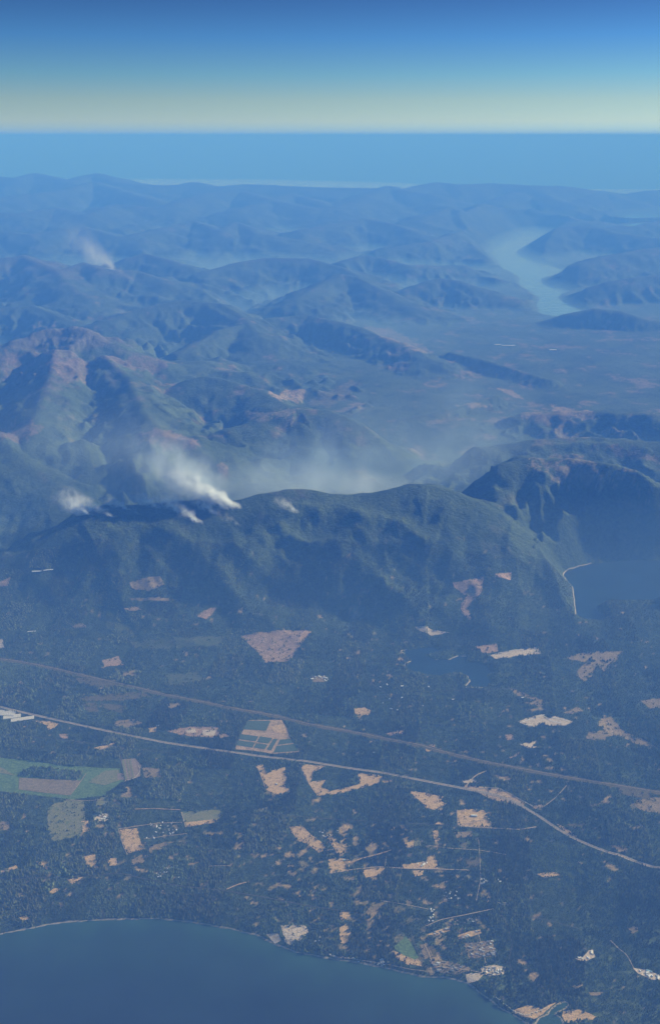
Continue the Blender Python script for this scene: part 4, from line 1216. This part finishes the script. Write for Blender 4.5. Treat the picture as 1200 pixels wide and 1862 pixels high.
village([(512, 1687), (556, 1687), (556, 1698), (530, 1716), (520, 1714)], 34, ['pale', 'small'], 'one of the trailers packed into the round campground', 'trailers in the campground', 3, None, 12, (.5, .8))
village([(572, 1707), (582, 1705), (584, 1720), (574, 1718)], 3, ['big', 'pale'], 'one of the white cottages between campground and upright tan field', 'white cottages by the campground', 1)
village([(270, 1500), (335, 1492), (335, 1515), (300, 1525), (262, 1528)], 26, ['pale', 'small'], 'one of the small houses scattered among trees right of the brown paddock', 'houses right of the paddock', 1)
village([(280, 1580), (330, 1575), (330, 1600), (285, 1600)], 12, ['pale', 'small'], 'one of the houses in the woods above the railway cutting', 'houses above the railway cutting', 1)
village([(778, 1655), (800, 1655), (795, 1680), (780, 1680)], 8, ['pale'], 'one of the white houses in the woods left of the village street', 'white houses left of the street', 1)
village([(800, 1625), (836, 1622), (836, 1640), (802, 1642)], 12, ['pale', 'small'], 'one of the houses in the woods above the village street', 'houses above the street', 1)
village([(815, 1676), (862, 1668), (862, 1680), (820, 1688)], 12, MIX, 'one of the houses along the village street', 'houses along the street', 1, .2)
village([(900, 1600), (912, 1600), (912, 1608), (900, 1608)], 2, ['pale'], 'white houses in the forest below the tan clearing', 'white houses in the forest', 1)
village([(870, 1600), (892, 1598), (892, 1608), (874, 1610)], 6, ['pale', 'big'], 'one of the houses in the forest clearing beyond the pale lane', 'houses beyond the lane', 1)
village([(757, 1570), (776, 1568), (776, 1576), (758, 1577)], 5, ['pale', 'shed'], 'one of the farm buildings on the tan field above the pale lane', 'farm buildings above the lane', 3)
village([(560, 1503), (640, 1515), (600, 1530), (565, 1520)], 8, ['pale', 'small'], 'one of the houses near the long slanting strip field', 'houses near the strip field', 1)
village([(175, 1484), (196, 1481), (190, 1494), (174, 1491)], 7, ['shed', 'pale', 'brown'], 'one of the sheds in the pale farmyard', 'sheds in the farmyard', 3)
village([(1155, 1765), (1200, 1778), (1195, 1783), (1162, 1772)], 7, ['shed', 'pale', 'shed'], 'one of the white sheds in the industrial yard on the right', 'sheds in the industrial yard', 3)
village([(1048, 1744), (1076, 1732), (1080, 1741), (1062, 1748)], 6, ['pale', 'shed'], 'one of the sheds in the yard hidden in the river woods', 'sheds in the river woods', 3)
village([(565, 1230), (598, 1228), (594, 1246), (568, 1246)], 12, ['pale', 'shed'], 'one of the pale roofs in the settlement below the big logged clearing', 'roofs of the forest settlement', 3, None, 30, (1.2, 1.8))
village([(690, 1230), (780, 1250), (780, 1290), (690, 1300)], 10, ['pale', 'shed'], 'one of the roofs in the forest left of the small lake', 'roofs left of the small lake', 1, None, 40, (1.2, 1.8))
house(place(862, 1485, 3), -.1, 'barn', 'bright white-roofed barn standing on a tan field', 'barn', name='barn', sc=1.5)
house(place(503, 1428, 3), -.7, 'dark', 'lone house with dark walls and pale roof on a tan field', 'house', sc=1.3)
house(place(711, 1420, 3), .2, 'pale', 'white house at the right tip of the hook-shaped field', 'house', sc=1.5)
house(place(1180, 1769, 3), -.35, 'blue', 'long building with a blue roof in the industrial yard', 'building', name='warehouse')
house(place(797, 1754, 3), 0, 'shed', 'white-roofed building behind the beach, left of the houses', 'building', name='shed', sc=1.3)
house(place(627, 1566, 3), .1, 'blue', 'bluish-roofed barn on the square tan field', 'barn', name='barn', sc=.7)
house(place(287, 1322, 3), .2, 'shed', 'white shed in the small clearing above the highway', 'shed', name='shed', sc=1.2)
house(place(70, 1040, 3), .05, 'long', 'long white roof at the foot of the ridge, left one of the pair', 'building', name='shed', sc=2.0)
house(place(88, 1038, 3), .25, 'long', 'long white roof at the foot of the ridge, right one of the pair', 'building', name='shed', sc=1.5)
house(place(58, 1149, 3), .1, 'long', 'long pale shed on the plain left of the green flat', 'building', name='shed', sc=1.2)
house(place(950, 1270, 3), .1, 'shed', 'lone bright roof in the forest below the small lake', 'building', name='shed', sc=1.3)
house(place(824, 1273, 3), .3, 'shed', 'bright roof beside the dark road below the small lake', 'building', name='shed', sc=1.3)
house(place(680, 1370, 3), .1, 'shed', 'single white roof in the forest between highway and power line', 'building', name='shed', sc=1.2)
for i, (u, v) in enumerate([(905, 627), (918, 629), (930, 629), (1005, 637)]):
    house(place(u, v, 3), .1, 'mill', ['leftmost of the far white mill roofs in the valley before the inlet', 'middle far white mill roof in the valley before the inlet', 'right-hand far white mill roof in the valley before the inlet',
          'far white mill roof standing apart on the valley floor'][i], 'mill', name='mill_hall', sc=1.6)

# campers along the spit
CB = mesh_np('body', *box_tris(-4.2, 4.2, -1.5, 1.5, .7, 3.6))
CB.materials.append(M['white_roof'])
CW = cone_rings('wheel', [(.45, -.15), (.45, .15)], 8)
CW.materials.append(M['rubber'])
CG = mesh_np('window', *box_tris(-.9, .9, -.03, .03, -.4, .4))
CG.materials.append(M['glass'])
CAMP = np.array([(902, 1816), (912, 1824), (922, 1833), (932, 1840), (942, 1846), (952, 1849), (962, 1847), (974, 1843), (986, 1840), (997, 1833)], float)
sd = np.concatenate([[0], np.cumsum(np.linalg.norm(np.diff(CAMP, axis=0), axis=1))])
for k, t in enumerate(np.linspace(0, sd[-1], 44)):
    u, v = np.interp(t, sd, CAMP[:, 0]) + rng.normal(0, .5), np.interp(t, sd, CAMP[:, 1]) + rng.normal(0, .5)
    p = place(u, v, 3)
    o = empty('camper', p, rng.uniform(0, 3.14))
    sc_ = rng.uniform(1.0, 1.6)
    o.scale = (sc_, sc_, sc_)
    for nm, me_, loc, rot in [('body', CB, (0, 0, 0), (0, 0, 0)), ('window', CG, (1.2, -1.52, 2.4), (0, 0, 0)), ('window', CG, (-1.6, -1.52, 2.4), (0, 0, 0)),
                              ('wheel', CW, (2.2, -1.35, .45), (1.57, 0, 0)), ('wheel', CW, (-2.2, -1.35, .45), (1.57, 0, 0)), ('wheel', CW, (2.2, 1.35, .45), (1.57, 0, 0)), ('wheel', CW, (-2.2, 1.35, .45), (1.57, 0, 0))]:
        c = bpy.data.objects.new(nm, me_)
        c.location = loc
        c.rotation_euler = rot
        COL.objects.link(c)
        c.parent = o
    tag(o, 'one of the white campers lined up along the edge of the spit', 'camper', 'campers along the spit')

# a small boat off the beach
p = at_z(666, 1755)
o = empty('motor_boat', (p[0], p[1], .2), .4)
o.scale = (1.4, 1.4, 1.4)
HV = [(-5, -1.5, 1.1), (2, -1.6, 1.2), (6, 0, 1.6), (2, 1.6, 1.2), (-5, 1.5, 1.1), (-4.6, -1.1, -.4), (2, -1.0, -.5), (5, 0, -.2), (2, 1.0, -.5), (-4.6, 1.1, -.4)]
HF = [(0, 1, 6), (0, 6, 5), (1, 2, 7), (1, 7, 6), (2, 3, 8), (2, 8, 7), (3, 4, 9), (3, 9, 8), (4, 0, 5), (4, 5, 9), (0, 4, 3), (0, 3, 1), (1, 3, 2), (5, 6, 9), (6, 8, 9), (6, 7, 8)]
link('hull', mesh_np('hull', HV, HF), M['white_roof'], o)
link('cabin', mesh_np('cabin', *box_tris(-1.5, 2, -1.1, 1.1, 1.15, 3.0)), M['white_wall'], o)
link('windshield', mesh_np('windshield', *box_tris(2.02, 2.12, -1.0, 1.0, 1.9, 2.8)), M['glass'], o)
tag(o, 'tiny white motor boat on the sea just off the beach houses', 'boat')


# ------------------------------------------------------------------ forest
def cleared(x, y):
    c = np.zeros(x.shape, bool)
    for P, mg in CLEAR:
        x0, y0 = P.min(0) - (mg if mg >= 0 else 40)
        x1, y1 = P.max(0) + (mg if mg >= 0 else 40)
        m = (x > x0) & (x < x1) & (y > y0) & (y < y1)
        if not m.any():
            continue
        q = inside(x[m], y[m], P)
        if mg < 0:
            xm, ym = x[m], y[m]
            d, _ = seg_dist(xm, ym, np.vstack([P, P[:1]]))
            stray = fbm(xm, ym, 70., 3, .6, 37.)
            q |= (d < 38) & (rng.random(len(d)) < .55 * (1 - d / 38))     # thinned fringe
            q &= ~(inside(xm, ym, P) & (d < 44 * np.clip(.35 + 1.6 * stray, 0, 1)) | (stray > (.40 if mg > -1.5 else .24)) & inside(xm, ym, P))
        elif mg:
            d, _ = seg_dist(x[m], y[m], np.vstack([P, P[:1]]))
            q |= d < mg
        c[m] |= q
    return c

def scatter(y0, y1, sp):
    ny = int((y1 - y0) / sp)
    out = []
    Y = y0 + (np.arange(ny) + .5) * sp
    hw = np.interp(Y, [6000, 9000, 13000, 22000], [.60, .50, .44, .40]) * Y
    for y_, h_ in zip(Y, hw):
        n = int(2 * h_ / sp)
        x_ = -h_ + (np.arange(n) + .5) * sp
        out.append(np.stack([x_ + rng.uniform(-.48, .48, n) * sp, y_ + rng.uniform(-.48, .48, n) * sp], 1))
    return np.concatenate(out)

BLK_A = math.radians(-9)
def stands(x, y):
    """forest stands: surveyed blocks of different age"""
    u = x * math.cos(BLK_A) + y * math.sin(BLK_A) + 60 * fbm(x, y, 900., 2, .5, 1.)
    v = -x * math.sin(BLK_A) + y * math.cos(BLK_A) + 60 * fbm(x, y, 900., 2, .5, 7.)
    i, j = np.floor(u / 520).astype(int), np.floor(v / 760).astype(int)
    h = (np.abs(i * 7919 + j * 104729 + (i * j) * 31) % 997) / 997.0
    g = (np.abs(i * 15485863 + j * 32452843 + 17) % 1009) / 1009.0
    e = np.minimum(np.abs(u / 520 - np.round(u / 520)) * 520, np.abs(v / 760 - np.round(v / 760)) * 760)
    return h, g, e

def forest(name, y0, y1, sp, sides, label, hmul=1.0):
    p = scatter(y0, y1, sp)
    x, y = p[:, 0], p[:, 1]
    z = land_z(x, y)
    keep = z > 1.0
    x, y, z = x[keep], y[keep], z[keep]
    c = cleared(x, y)
    m = inside(x, y, FARM_OUT)
    c |= m & ~inside(x, y, FARM_WOOD)
    thin = fbm(x, y, 700., 4, .6, 23.) + .5 * fbm(x, y, 160., 2, .6, 29.)
    gap = ((thin > .30) & (rng.random(len(x)) < .5)) | (fbm(x, y, 75., 2, .5, 15.) > .33)
    # settled ground: many small openings
    sh, sg, se = stands(x, y)
    gap |= (se < 9) & (sg > .45)               # cut lines between some stands
    op = openings(x, y)
    k = ~(c | gap | (op > .12 + .75 * rng.random(len(x))))
    x, y, z, thin = x[k], y[k], z[k], thin[k]
    n = len(x)
    h_, g_, _ = stands(x, y)
    ht = (17 + 17 * h_) * (.6 + .8 * rng.random(n)) * (1 + .6 * fbm(x, y, 110., 3, .6, 61.)) * hmul * np.interp(y, [14000, 16800], [1, .55])
    ht *= np.where(rng.random(n) < .06, 1.35, 1)
    rad = ht * (.20 + .10 * rng.random(n)) * (sp / 17.)
    tone = .40 + 1.1 * g_ + .35 * fbm(x, y, 420., 3, .6, 71.)
    leaf = np.clip((fbm(x, y, 600., 4, .6, 83.) - .12) * 4, 0, 1) * (rng.random(n) < .6)
    C = np.stack([.088 * tone, .115 * tone, .062 * tone], 1)
    C = mixc(C, C * np.array([1.35, 1.12, .95]), (h_ - .55) * 3)
    C = mixc(C, (.11, .145, .055), leaf * .8)
    C *= (.55 + .9 * rng.random(n))[:, None] * (1 + .5 * fbm(x, y, 90., 2, .6, 43.))[:, None]
    rad = rad * (1 + .5 * leaf)
    a = rng.uniform(0, 6.28, n)
    V = np.empty((n, sides + 1, 3), np.float32)
    V[:, 0] = np.stack([x, y, z + ht], 1)
    for s_ in range(sides):
        t = a + s_ * 2 * math.pi / sides
        V[:, s_ + 1] = np.stack([x + rad * np.cos(t), y + rad * np.sin(t), z + ht * .08 + ht * .25 * leaf], 1)
    b = (np.arange(n) * (sides + 1))[:, None]
    F = np.concatenate([np.concatenate([b, b + 1 + s_, b + 1 + (s_ + 1) % sides], 1) for s_ in range(sides)])
    me = mesh_np(name, V.reshape(-1, 3), F, False)
    col_attr(me, 'cover', np.repeat(C, sides + 1, 0))
    o = link(name, me, M['needles'])
    tag(o, label, 'forest', None, 'stuff')
    return n

N1 = forest('coastal_forest', 6700, 12200, 19.0, 6, 'dense dark conifer forest covering the coastal plain')
N2 = forest('upland_forest', 12200, 16800, 24., 5, 'fine-grained conifer forest on the upper plain below the burning ridge', 1.0)
print('TREES', N1, N2)

# ------------------------------------------------------------------ lone trees
TRUNK = cone_rings('trunk', [(.022, 0), (.016, .5), (.003, .97)], 5)
CROWN = cone_rings('crown', [(.10, .10), (.20, .13), (.13, .36), (.17, .38), (.095, .60), (.12, .62), (.04, .84), (.06, .85), (.002, 1.0)], 8)
TRUNK.materials.append(M['bark'])
CROWN.materials.append(M['crown'])

def lone_tree(p, h, label, group):
    o = empty('conifer_tree', (p[0], p[1], p[2]), rng.uniform(0, 6))
    o.scale = (h * rng.uniform(.9, 1.25), h * rng.uniform(.9, 1.25), h)
    for nm, me_ in (('trunk', TRUNK), ('crown', CROWN)):
        c = bpy.data.objects.new(nm, me_)
        COL.objects.link(c)
        c.parent = o
    tag(o, label, 'tree', group)

def lone_trees(poly, n, label, group, h=(20, 34)):
    us = [q[0] for q in poly]
    vs = [q[1] for q in poly]
    k = 0
    pa = np.array(poly, float)
    while k < n:
        u, v = rng.uniform(min(us), max(us)), rng.uniform(min(vs), max(vs))
        if not inside(np.array([u]), np.array([v]), pa)[0]:
            continue
        p = on_ground(u, v)
        lone_tree((p[0], p[1], float(land_z(p[0], p[1]))), rng.uniform(*h), label, group)
        k += 1

lone_trees([(88, 1472), (128, 1457), (150, 1459), (154, 1488), (146, 1518), (96, 1530), (88, 1500)], 62, 'one of the conifers scattered over the pale green shadowed pasture', 'trees scattered over the pasture', (20, 36))
lone_trees([(528, 1506), (552, 1505), (596, 1547), (580, 1551), (545, 1531)], 26, 'one of the conifers dotting the patchy tan clearing', 'trees dotting the patchy clearing')
lone_trees([(220, 1513), (250, 1511), (260, 1544), (236, 1550)], 12, 'one of the trees standing in the brown paddock', 'trees in the brown paddock', (14, 24))
lone_trees([(843, 1718), (894, 1714), (900, 1741), (853, 1744)], 34, 'one of the trees between the upper shore village houses', 'trees among the village houses', (12, 22))
lone_trees([(872, 1764), (900, 1758), (916, 1763), (914, 1773), (890, 1777)], 10, 'one of the trees between the lower right village houses', 'trees among the lower village houses', (10, 20))
lone_trees([(782, 1752), (810, 1752), (850, 1762), (830, 1772), (790, 1766)], 26, 'one of the trees between the houses right of the green shore field', 'trees among the shore houses', (12, 22))
lone_trees([(512, 1687), (556, 1687), (545, 1710), (520, 1716)], 22, 'one of the trees shading the round campground', 'trees in the campground', (10, 18))
lone_trees([(885, 1438), (930, 1452), (940, 1462), (890, 1450)], 12, 'one of the trees on the bare ground at the highway junction', 'trees at the junction', (12, 22))
lone_trees([(1095, 1322), (1128, 1332), (1160, 1352), (1090, 1342)], 14, 'one of the trees on the branching clearing by the gully', 'trees on the branching clearing', (18, 30))


# ------------------------------------------------------------------ smoke
def smoke_material(name, dens, r0, r1, L, nscale, cut, soft, fade, head_k=12.0, col=(.90, .95, 1.0)):
    """density around an axis along local X that widens from r0 to r1; shredded by noise"""
    m = bpy.data.materials.new(name)
    m.use_nodes = True
    nt = m.node_tree
    nt.nodes.remove(nt.nodes['Principled BSDF'])
    l = nt.links.new
    tc = nt.nodes.new('ShaderNodeTexCoord')
    def math_(op, a, b=None, c=None, clamp=False):
        n = nt.nodes.new('ShaderNodeMath')
        n.operation = op
        n.use_clamp = clamp
        for i, s in enumerate((a, b, c)):
            if s is None:
                continue
            if isinstance(s, (int, float)):
                n.inputs[i].default_value = s
            else:
                l(s, n.inputs[i])
        return n.outputs[0]
    # push the coordinates about for curls
    wn_ = nt.nodes.new('ShaderNodeTexNoise')
    wn_.inputs['Scale'].default_value = 1 / (nscale * 2.2)
    wn_.inputs['Detail'].default_value = 2
    l(tc.outputs['Object'], wn_.inputs['Vector'])
    sub = nt.nodes.new('ShaderNodeVectorMath')
    sub.operation = 'SUBTRACT'
    l(wn_.outputs['Color'], sub.inputs[0])
    sub.inputs[1].default_value = (.5, .5, .5)
    scl = nt.nodes.new('ShaderNodeVectorMath')
    scl.operation = 'SCALE'
    l(sub.outputs[0], scl.inputs[0])
    scl.inputs['Scale'].default_value = nscale * 1.6
    add = nt.nodes.new('ShaderNodeVectorMath')
    l(tc.outputs['Object'], add.inputs[0])
    l(scl.outputs[0], add.inputs[1])
    sep = nt.nodes.new('ShaderNodeSeparateXYZ')
    l(add.outputs[0], sep.inputs[0])
    x, y, z = sep.outputs
    t = math_('DIVIDE', x, L)
    rad = math_('MULTIPLY_ADD', t, r1 - r0, r0)
    rr = math_('SQRT', math_('ADD', math_('MULTIPLY', y, y), math_('MULTIPLY', z, z)))
    f = math_('POWER', math_('SUBTRACT', 1.0, math_('DIVIDE', rr, rad), clamp=True), 1.4)
    head = math_('MULTIPLY', t, head_k, clamp=True)
    tail = math_('POWER', math_('SUBTRACT', 1.0, t, clamp=True), fade)
    n = nt.nodes.new('ShaderNodeTexNoise')
    n.inputs['Scale'].default_value = 1 / nscale
    n.inputs['Detail'].default_value = 5
    n.inputs['Roughness'].default_value = .62
    l(add.outputs[0], n.inputs['Vector'])
    g = math_('DIVIDE', math_('SUBTRACT', n.outputs[0], cut), soft, clamp=True)
    d = math_('MULTIPLY', math_('MULTIPLY', f, g), math_('MULTIPLY', head, tail))
    d = math_('MULTIPLY', d, dens)
    pv = nt.nodes.new('ShaderNodeVolumePrincipled')
    pv.inputs['Color'].default_value = (*col, 1)
    pv.inputs['Anisotropy'].default_value = .2
    l(d, pv.inputs['Density'])
    l(pv.outputs[0], nt.nodes['Material Output'].inputs['Volume'])
    return m

def plume(start, end, r0, r1, dens, nscale, cut, soft, fade, label, rate=.6, head_k=12.0, col=(.92, .96, 1.0)):
    a, b = Vector(start), Vector(end)
    L = (b - a).length
    sides, rings = 12, 5
    V, F = [], []
    for i in range(rings):
        t = i / (rings - 1)
        r = (r0 + (r1 - r0) * t) * 1.15 + nscale * .3
        for s_ in range(sides):
            q = 2 * math.pi * s_ / sides
            V.append((L * (t * 1.04 - .02), r * math.cos(q), r * math.sin(q)))
    for i in range(rings - 1):
        for s_ in range(sides):
            p, q = i * sides + s_, i * sides + (s_ + 1) % sides
            F += [(p, q, q + sides), (p, q + sides, p + sides)]
    V += [(-.02 * L, 0, 0), (1.02 * L, 0, 0)]
    n = len(V)
    F += [(n - 2, (s_ + 1) % sides, s_) for s_ in range(sides)]
    F += [(n - 1, (rings - 1) * sides + s_, (rings - 1) * sides + (s_ + 1) % sides) for s_ in range(sides)]
    me = mesh_np('smoke', V, F)
    o = link('smoke', me, smoke_material('smoke', dens, r0, r1, L, nscale, cut, soft, fade, head_k, col))
    o.location = a
    o.rotation_euler = (b - a).to_track_quat('X', 'Z').to_euler()
    tag(o, label, 'smoke', None, 'stuff')
    me.materials[0].volume_intersection_method = 'ACCURATE' if hasattr(me.materials[0], 'volume_intersection_method') else 'FAST'
    try:
        me.materials[0].cycles.volume_step_rate = rate
    except Exception:
        pass
    return o

def rp(u, v, dy=0.0, dz=0.0):
    """a point on the ridge slope or above it"""
    p = on_ground(u, v)
    return (p[0], p[1] + dy, p[2] + dz)

def ap(u, v, y):
    return tuple(at_y(u, v, y))

RY = on_ground(430, 925)[1]
plume(rp(434, 928, 0, 10), ap(300, 858, RY + 1200), 120, 430, .09, 200, .42, .2, 1.4, 'thick white smoke plume billowing left from the notch in the burning ridge')
plume(ap(410, 900, RY + 500), ap(250, 805, RY + 2600), 350, 1150, .005, 420, .42, .25, 1.0, 'thinner smoke drifting up and left above the thick plume', .8, 6, (.80, .91, 1.0))
plume(rp(366, 956, 0, 15), ap(295, 908, RY + 300), 80, 340, .07, 140, .42, .22, 1.2, 'wispy white smoke on the near slope below the thick plume')
plume(rp(393, 938, 0, 15), ap(350, 905, RY + 300), 60, 250, .07, 110, .43, .22, 1.2, 'short white smoke strand just left of the thick plume')
plume(rp(214, 947, 0, 15), ap(100, 900, RY + 900), 70, 420, .05, 150, .42, .22, 1.5, 'white smoke wisps at the left end of the burning ridge')
for i, (u, v, du, dv, r_, dn) in enumerate([(168, 940, -52, -26, 240, .06), (238, 932, -46, -24, 230, .05), (292, 928, -50, -30, 270, .05), (330, 935, -46, -30, 270, .06), (414, 930, -44, -36, 250, .12)]):
    plume(rp(u, v, 0, 15), ap(u + du, v + dv, RY + 400), 45, r_, dn, 120, .44, .2, 1.2, ['leftmost thin smoke strand on the burning crest', 'second thin smoke strand from the left on the crest', 'third thin smoke strand from the left on the crest',
          'fourth smoke strand on the crest, left of the near-slope wisp', 'bright smoke strand hugging the thick plume'][i])
plume(rp(543, 935, 0, 15), ap(498, 902, RY), 50, 200, .03, 100, .42, .22, 1.2, 'small lone smoke wisp right of the thick plume')
plume(rp(442, 962, 0, 15), ap(385, 922, RY - 200), 40, 200, .010, 110, .46, .22, 1.0, 'faint smoke wisp low on the slope right of centre')
plume(rp(258, 941, 0, 15), ap(222, 918, RY + 200), 40, 200, .012, 110, .44, .22, 1.0, 'faint smoke wisp between the two left smoke columns')
plume(ap(360, 905, RY + 1900), ap(980, 780, RY + 4200), 1200, 2500, .0010, 1000, .34, .4, .8, 'broad veil of blue-white smoke filling the valley behind the ridge', 1.6, 4, (.66, .84, 1.0))
plume(ap(780, 900, RY + 1300), ap(400, 880, RY + 1300), 550, 750, .0030, 900, .30, .4, .5, 'bright low smoke bank lying just behind the ridge crest', 1.4, 3, (.80, .91, 1.0))
plume(ap(420, 880, RY + 2600), ap(-20, 790, RY + 4600), 1100, 2100, .0006, 1200, .32, .4, .7, 'thin smoke veil over the slopes left of the thick plume', 1.6, 4, (.66, .84, 1.0))
q = on_ground(220, 499)
plume((q[0], q[1], q[2] + 20), ap(120, 415, q[1] + 6000), 200, 1300, .0028, 800, .36, .3, 1.3, 'distant slanting smoke column among the far left mountains', 1.0)
q = on_ground(238, 572)
plume((q[0], q[1], q[2] + 20), ap(205, 566, q[1] + 500), 150, 420, .002, 300, .36, .3, .8, 'small faint smoke puff on a hill beyond the rocky massif', 1.0)


# ------------------------------------------------------------------ haze
def box_mesh(name, x0, x1, y0, y1, z0, z1):
    V = [(x, y, z) for z in (z0, z1) for y in (y0, y1) for x in (x0, x1)]
    F = [(0, 2, 3, 1), (4, 5, 7, 6), (0, 1, 5, 4), (2, 6, 7, 3), (0, 4, 6, 2), (1, 3, 7, 5)]
    return mesh_np(name, V, F)

def volume_air(name, density, color, absorb):
    vm = bpy.data.materials.new(name)
    vm.use_nodes = True
    vn = vm.node_tree
    vn.nodes.remove(vn.nodes['Principled BSDF'])
    p_ = vn.nodes.new('ShaderNodeVolumePrincipled')
    p_.inputs['Density'].default_value = density
    p_.inputs['Color'].default_value = (*color, 1)
    p_.inputs['Absorption Color'].default_value = (*absorb, 1)
    vn.links.new(p_.outputs[0], vn.nodes['Material Output'].inputs['Volume'])
    return vm

LAYER = [(27000, 40), (40000, 380), (60000, 1050), (85000, 1850), (120000, 2450), (150000, 2400), (165000, 300)]
def air_layer(profile, wid, density, color, absorb, label, cross=((-1, 1), (1, 1))):
    """a closed layer of smoky air lying on the land, its top following a profile along y"""
    V, F = [], []
    n_ = len(cross)
    for y_, z_ in profile:
        for x_, k_ in cross:
            V += [(x_ * wid(y_), y_, -1.0), (x_ * wid(y_), y_, z_ * k_)]
    m_ = 2 * n_
    for i in range(len(profile) - 1):
        for j in range(n_ - 1):
            a_ = i * m_ + 2 * j
            F += [(a_ + 1, a_ + 3, a_ + m_ + 3, a_ + m_ + 1), (a_, a_ + m_, a_ + m_ + 2, a_ + 2)]
        a_, c_ = i * m_, i * m_ + 2 * (n_ - 1)
        F += [(a_, a_ + 1, a_ + m_ + 1, a_ + m_), (c_, c_ + m_, c_ + m_ + 1, c_ + 1)]
    e_ = (len(profile) - 1) * m_
    for j in range(n_ - 1):
        F += [(2 * j, 2 * j + 2, 2 * j + 3, 2 * j + 1), (e_ + 2 * j, e_ + 2 * j + 1, e_ + 2 * j + 3, e_ + 2 * j + 2)]
    o_ = link('smoke_layer', mesh_np('smoke_layer', V, F), volume_air('smoky_air', density, color, absorb))
    tag(o_, label, 'smoke', None, 'stuff')

air_layer(LAYER, lambda q: .6 * q, 2.1e-4, (.36, .60, .86), (.3, .3, .3), 'low pale smoke haze lying in the far mountain valleys', ((-1, 1.15), (-.1, 1.0), (.12, .8), (.24, .38), (1, .38)))
air_layer([(-12000, 1500), (13500, 1500), (18000, 1350), (23000, 900), (31000, 30)], lambda q: 26000.0, 7.0e-5, (.24, .40, .64), (.4, .4, .3), 'thin milky smoke haze drifting over the coastal plain')

hm = bpy.data.materials.new('haze_air')
hm.use_nodes = True
hn = hm.node_tree
hn.nodes.remove(hn.nodes['Principled BSDF'])
pv = hn.nodes.new('ShaderNodeVolumePrincipled')
pv.inputs['Density'].default_value = HAZE_DENSITY
pv.inputs['Color'].default_value = (*HAZE_COLOR, 1)
pv.inputs['Absorption Color'].default_value = (*HAZE_ABSORB, 1)
pv.inputs['Anisotropy'].default_value = 0.0
hn.links.new(pv.outputs[0], hn.nodes['Material Output'].inputs['Volume'])
zlow = min(float(gz.min()), -3.0) - 1.0
hz_ = link('haze', box_mesh('haze', -400000, 400000, -20000, 620000, zlow, CAM_H + 200), hm)
tag(hz_, 'pale blue haze filling the air over the whole landscape', 'haze', None, 'stuff')
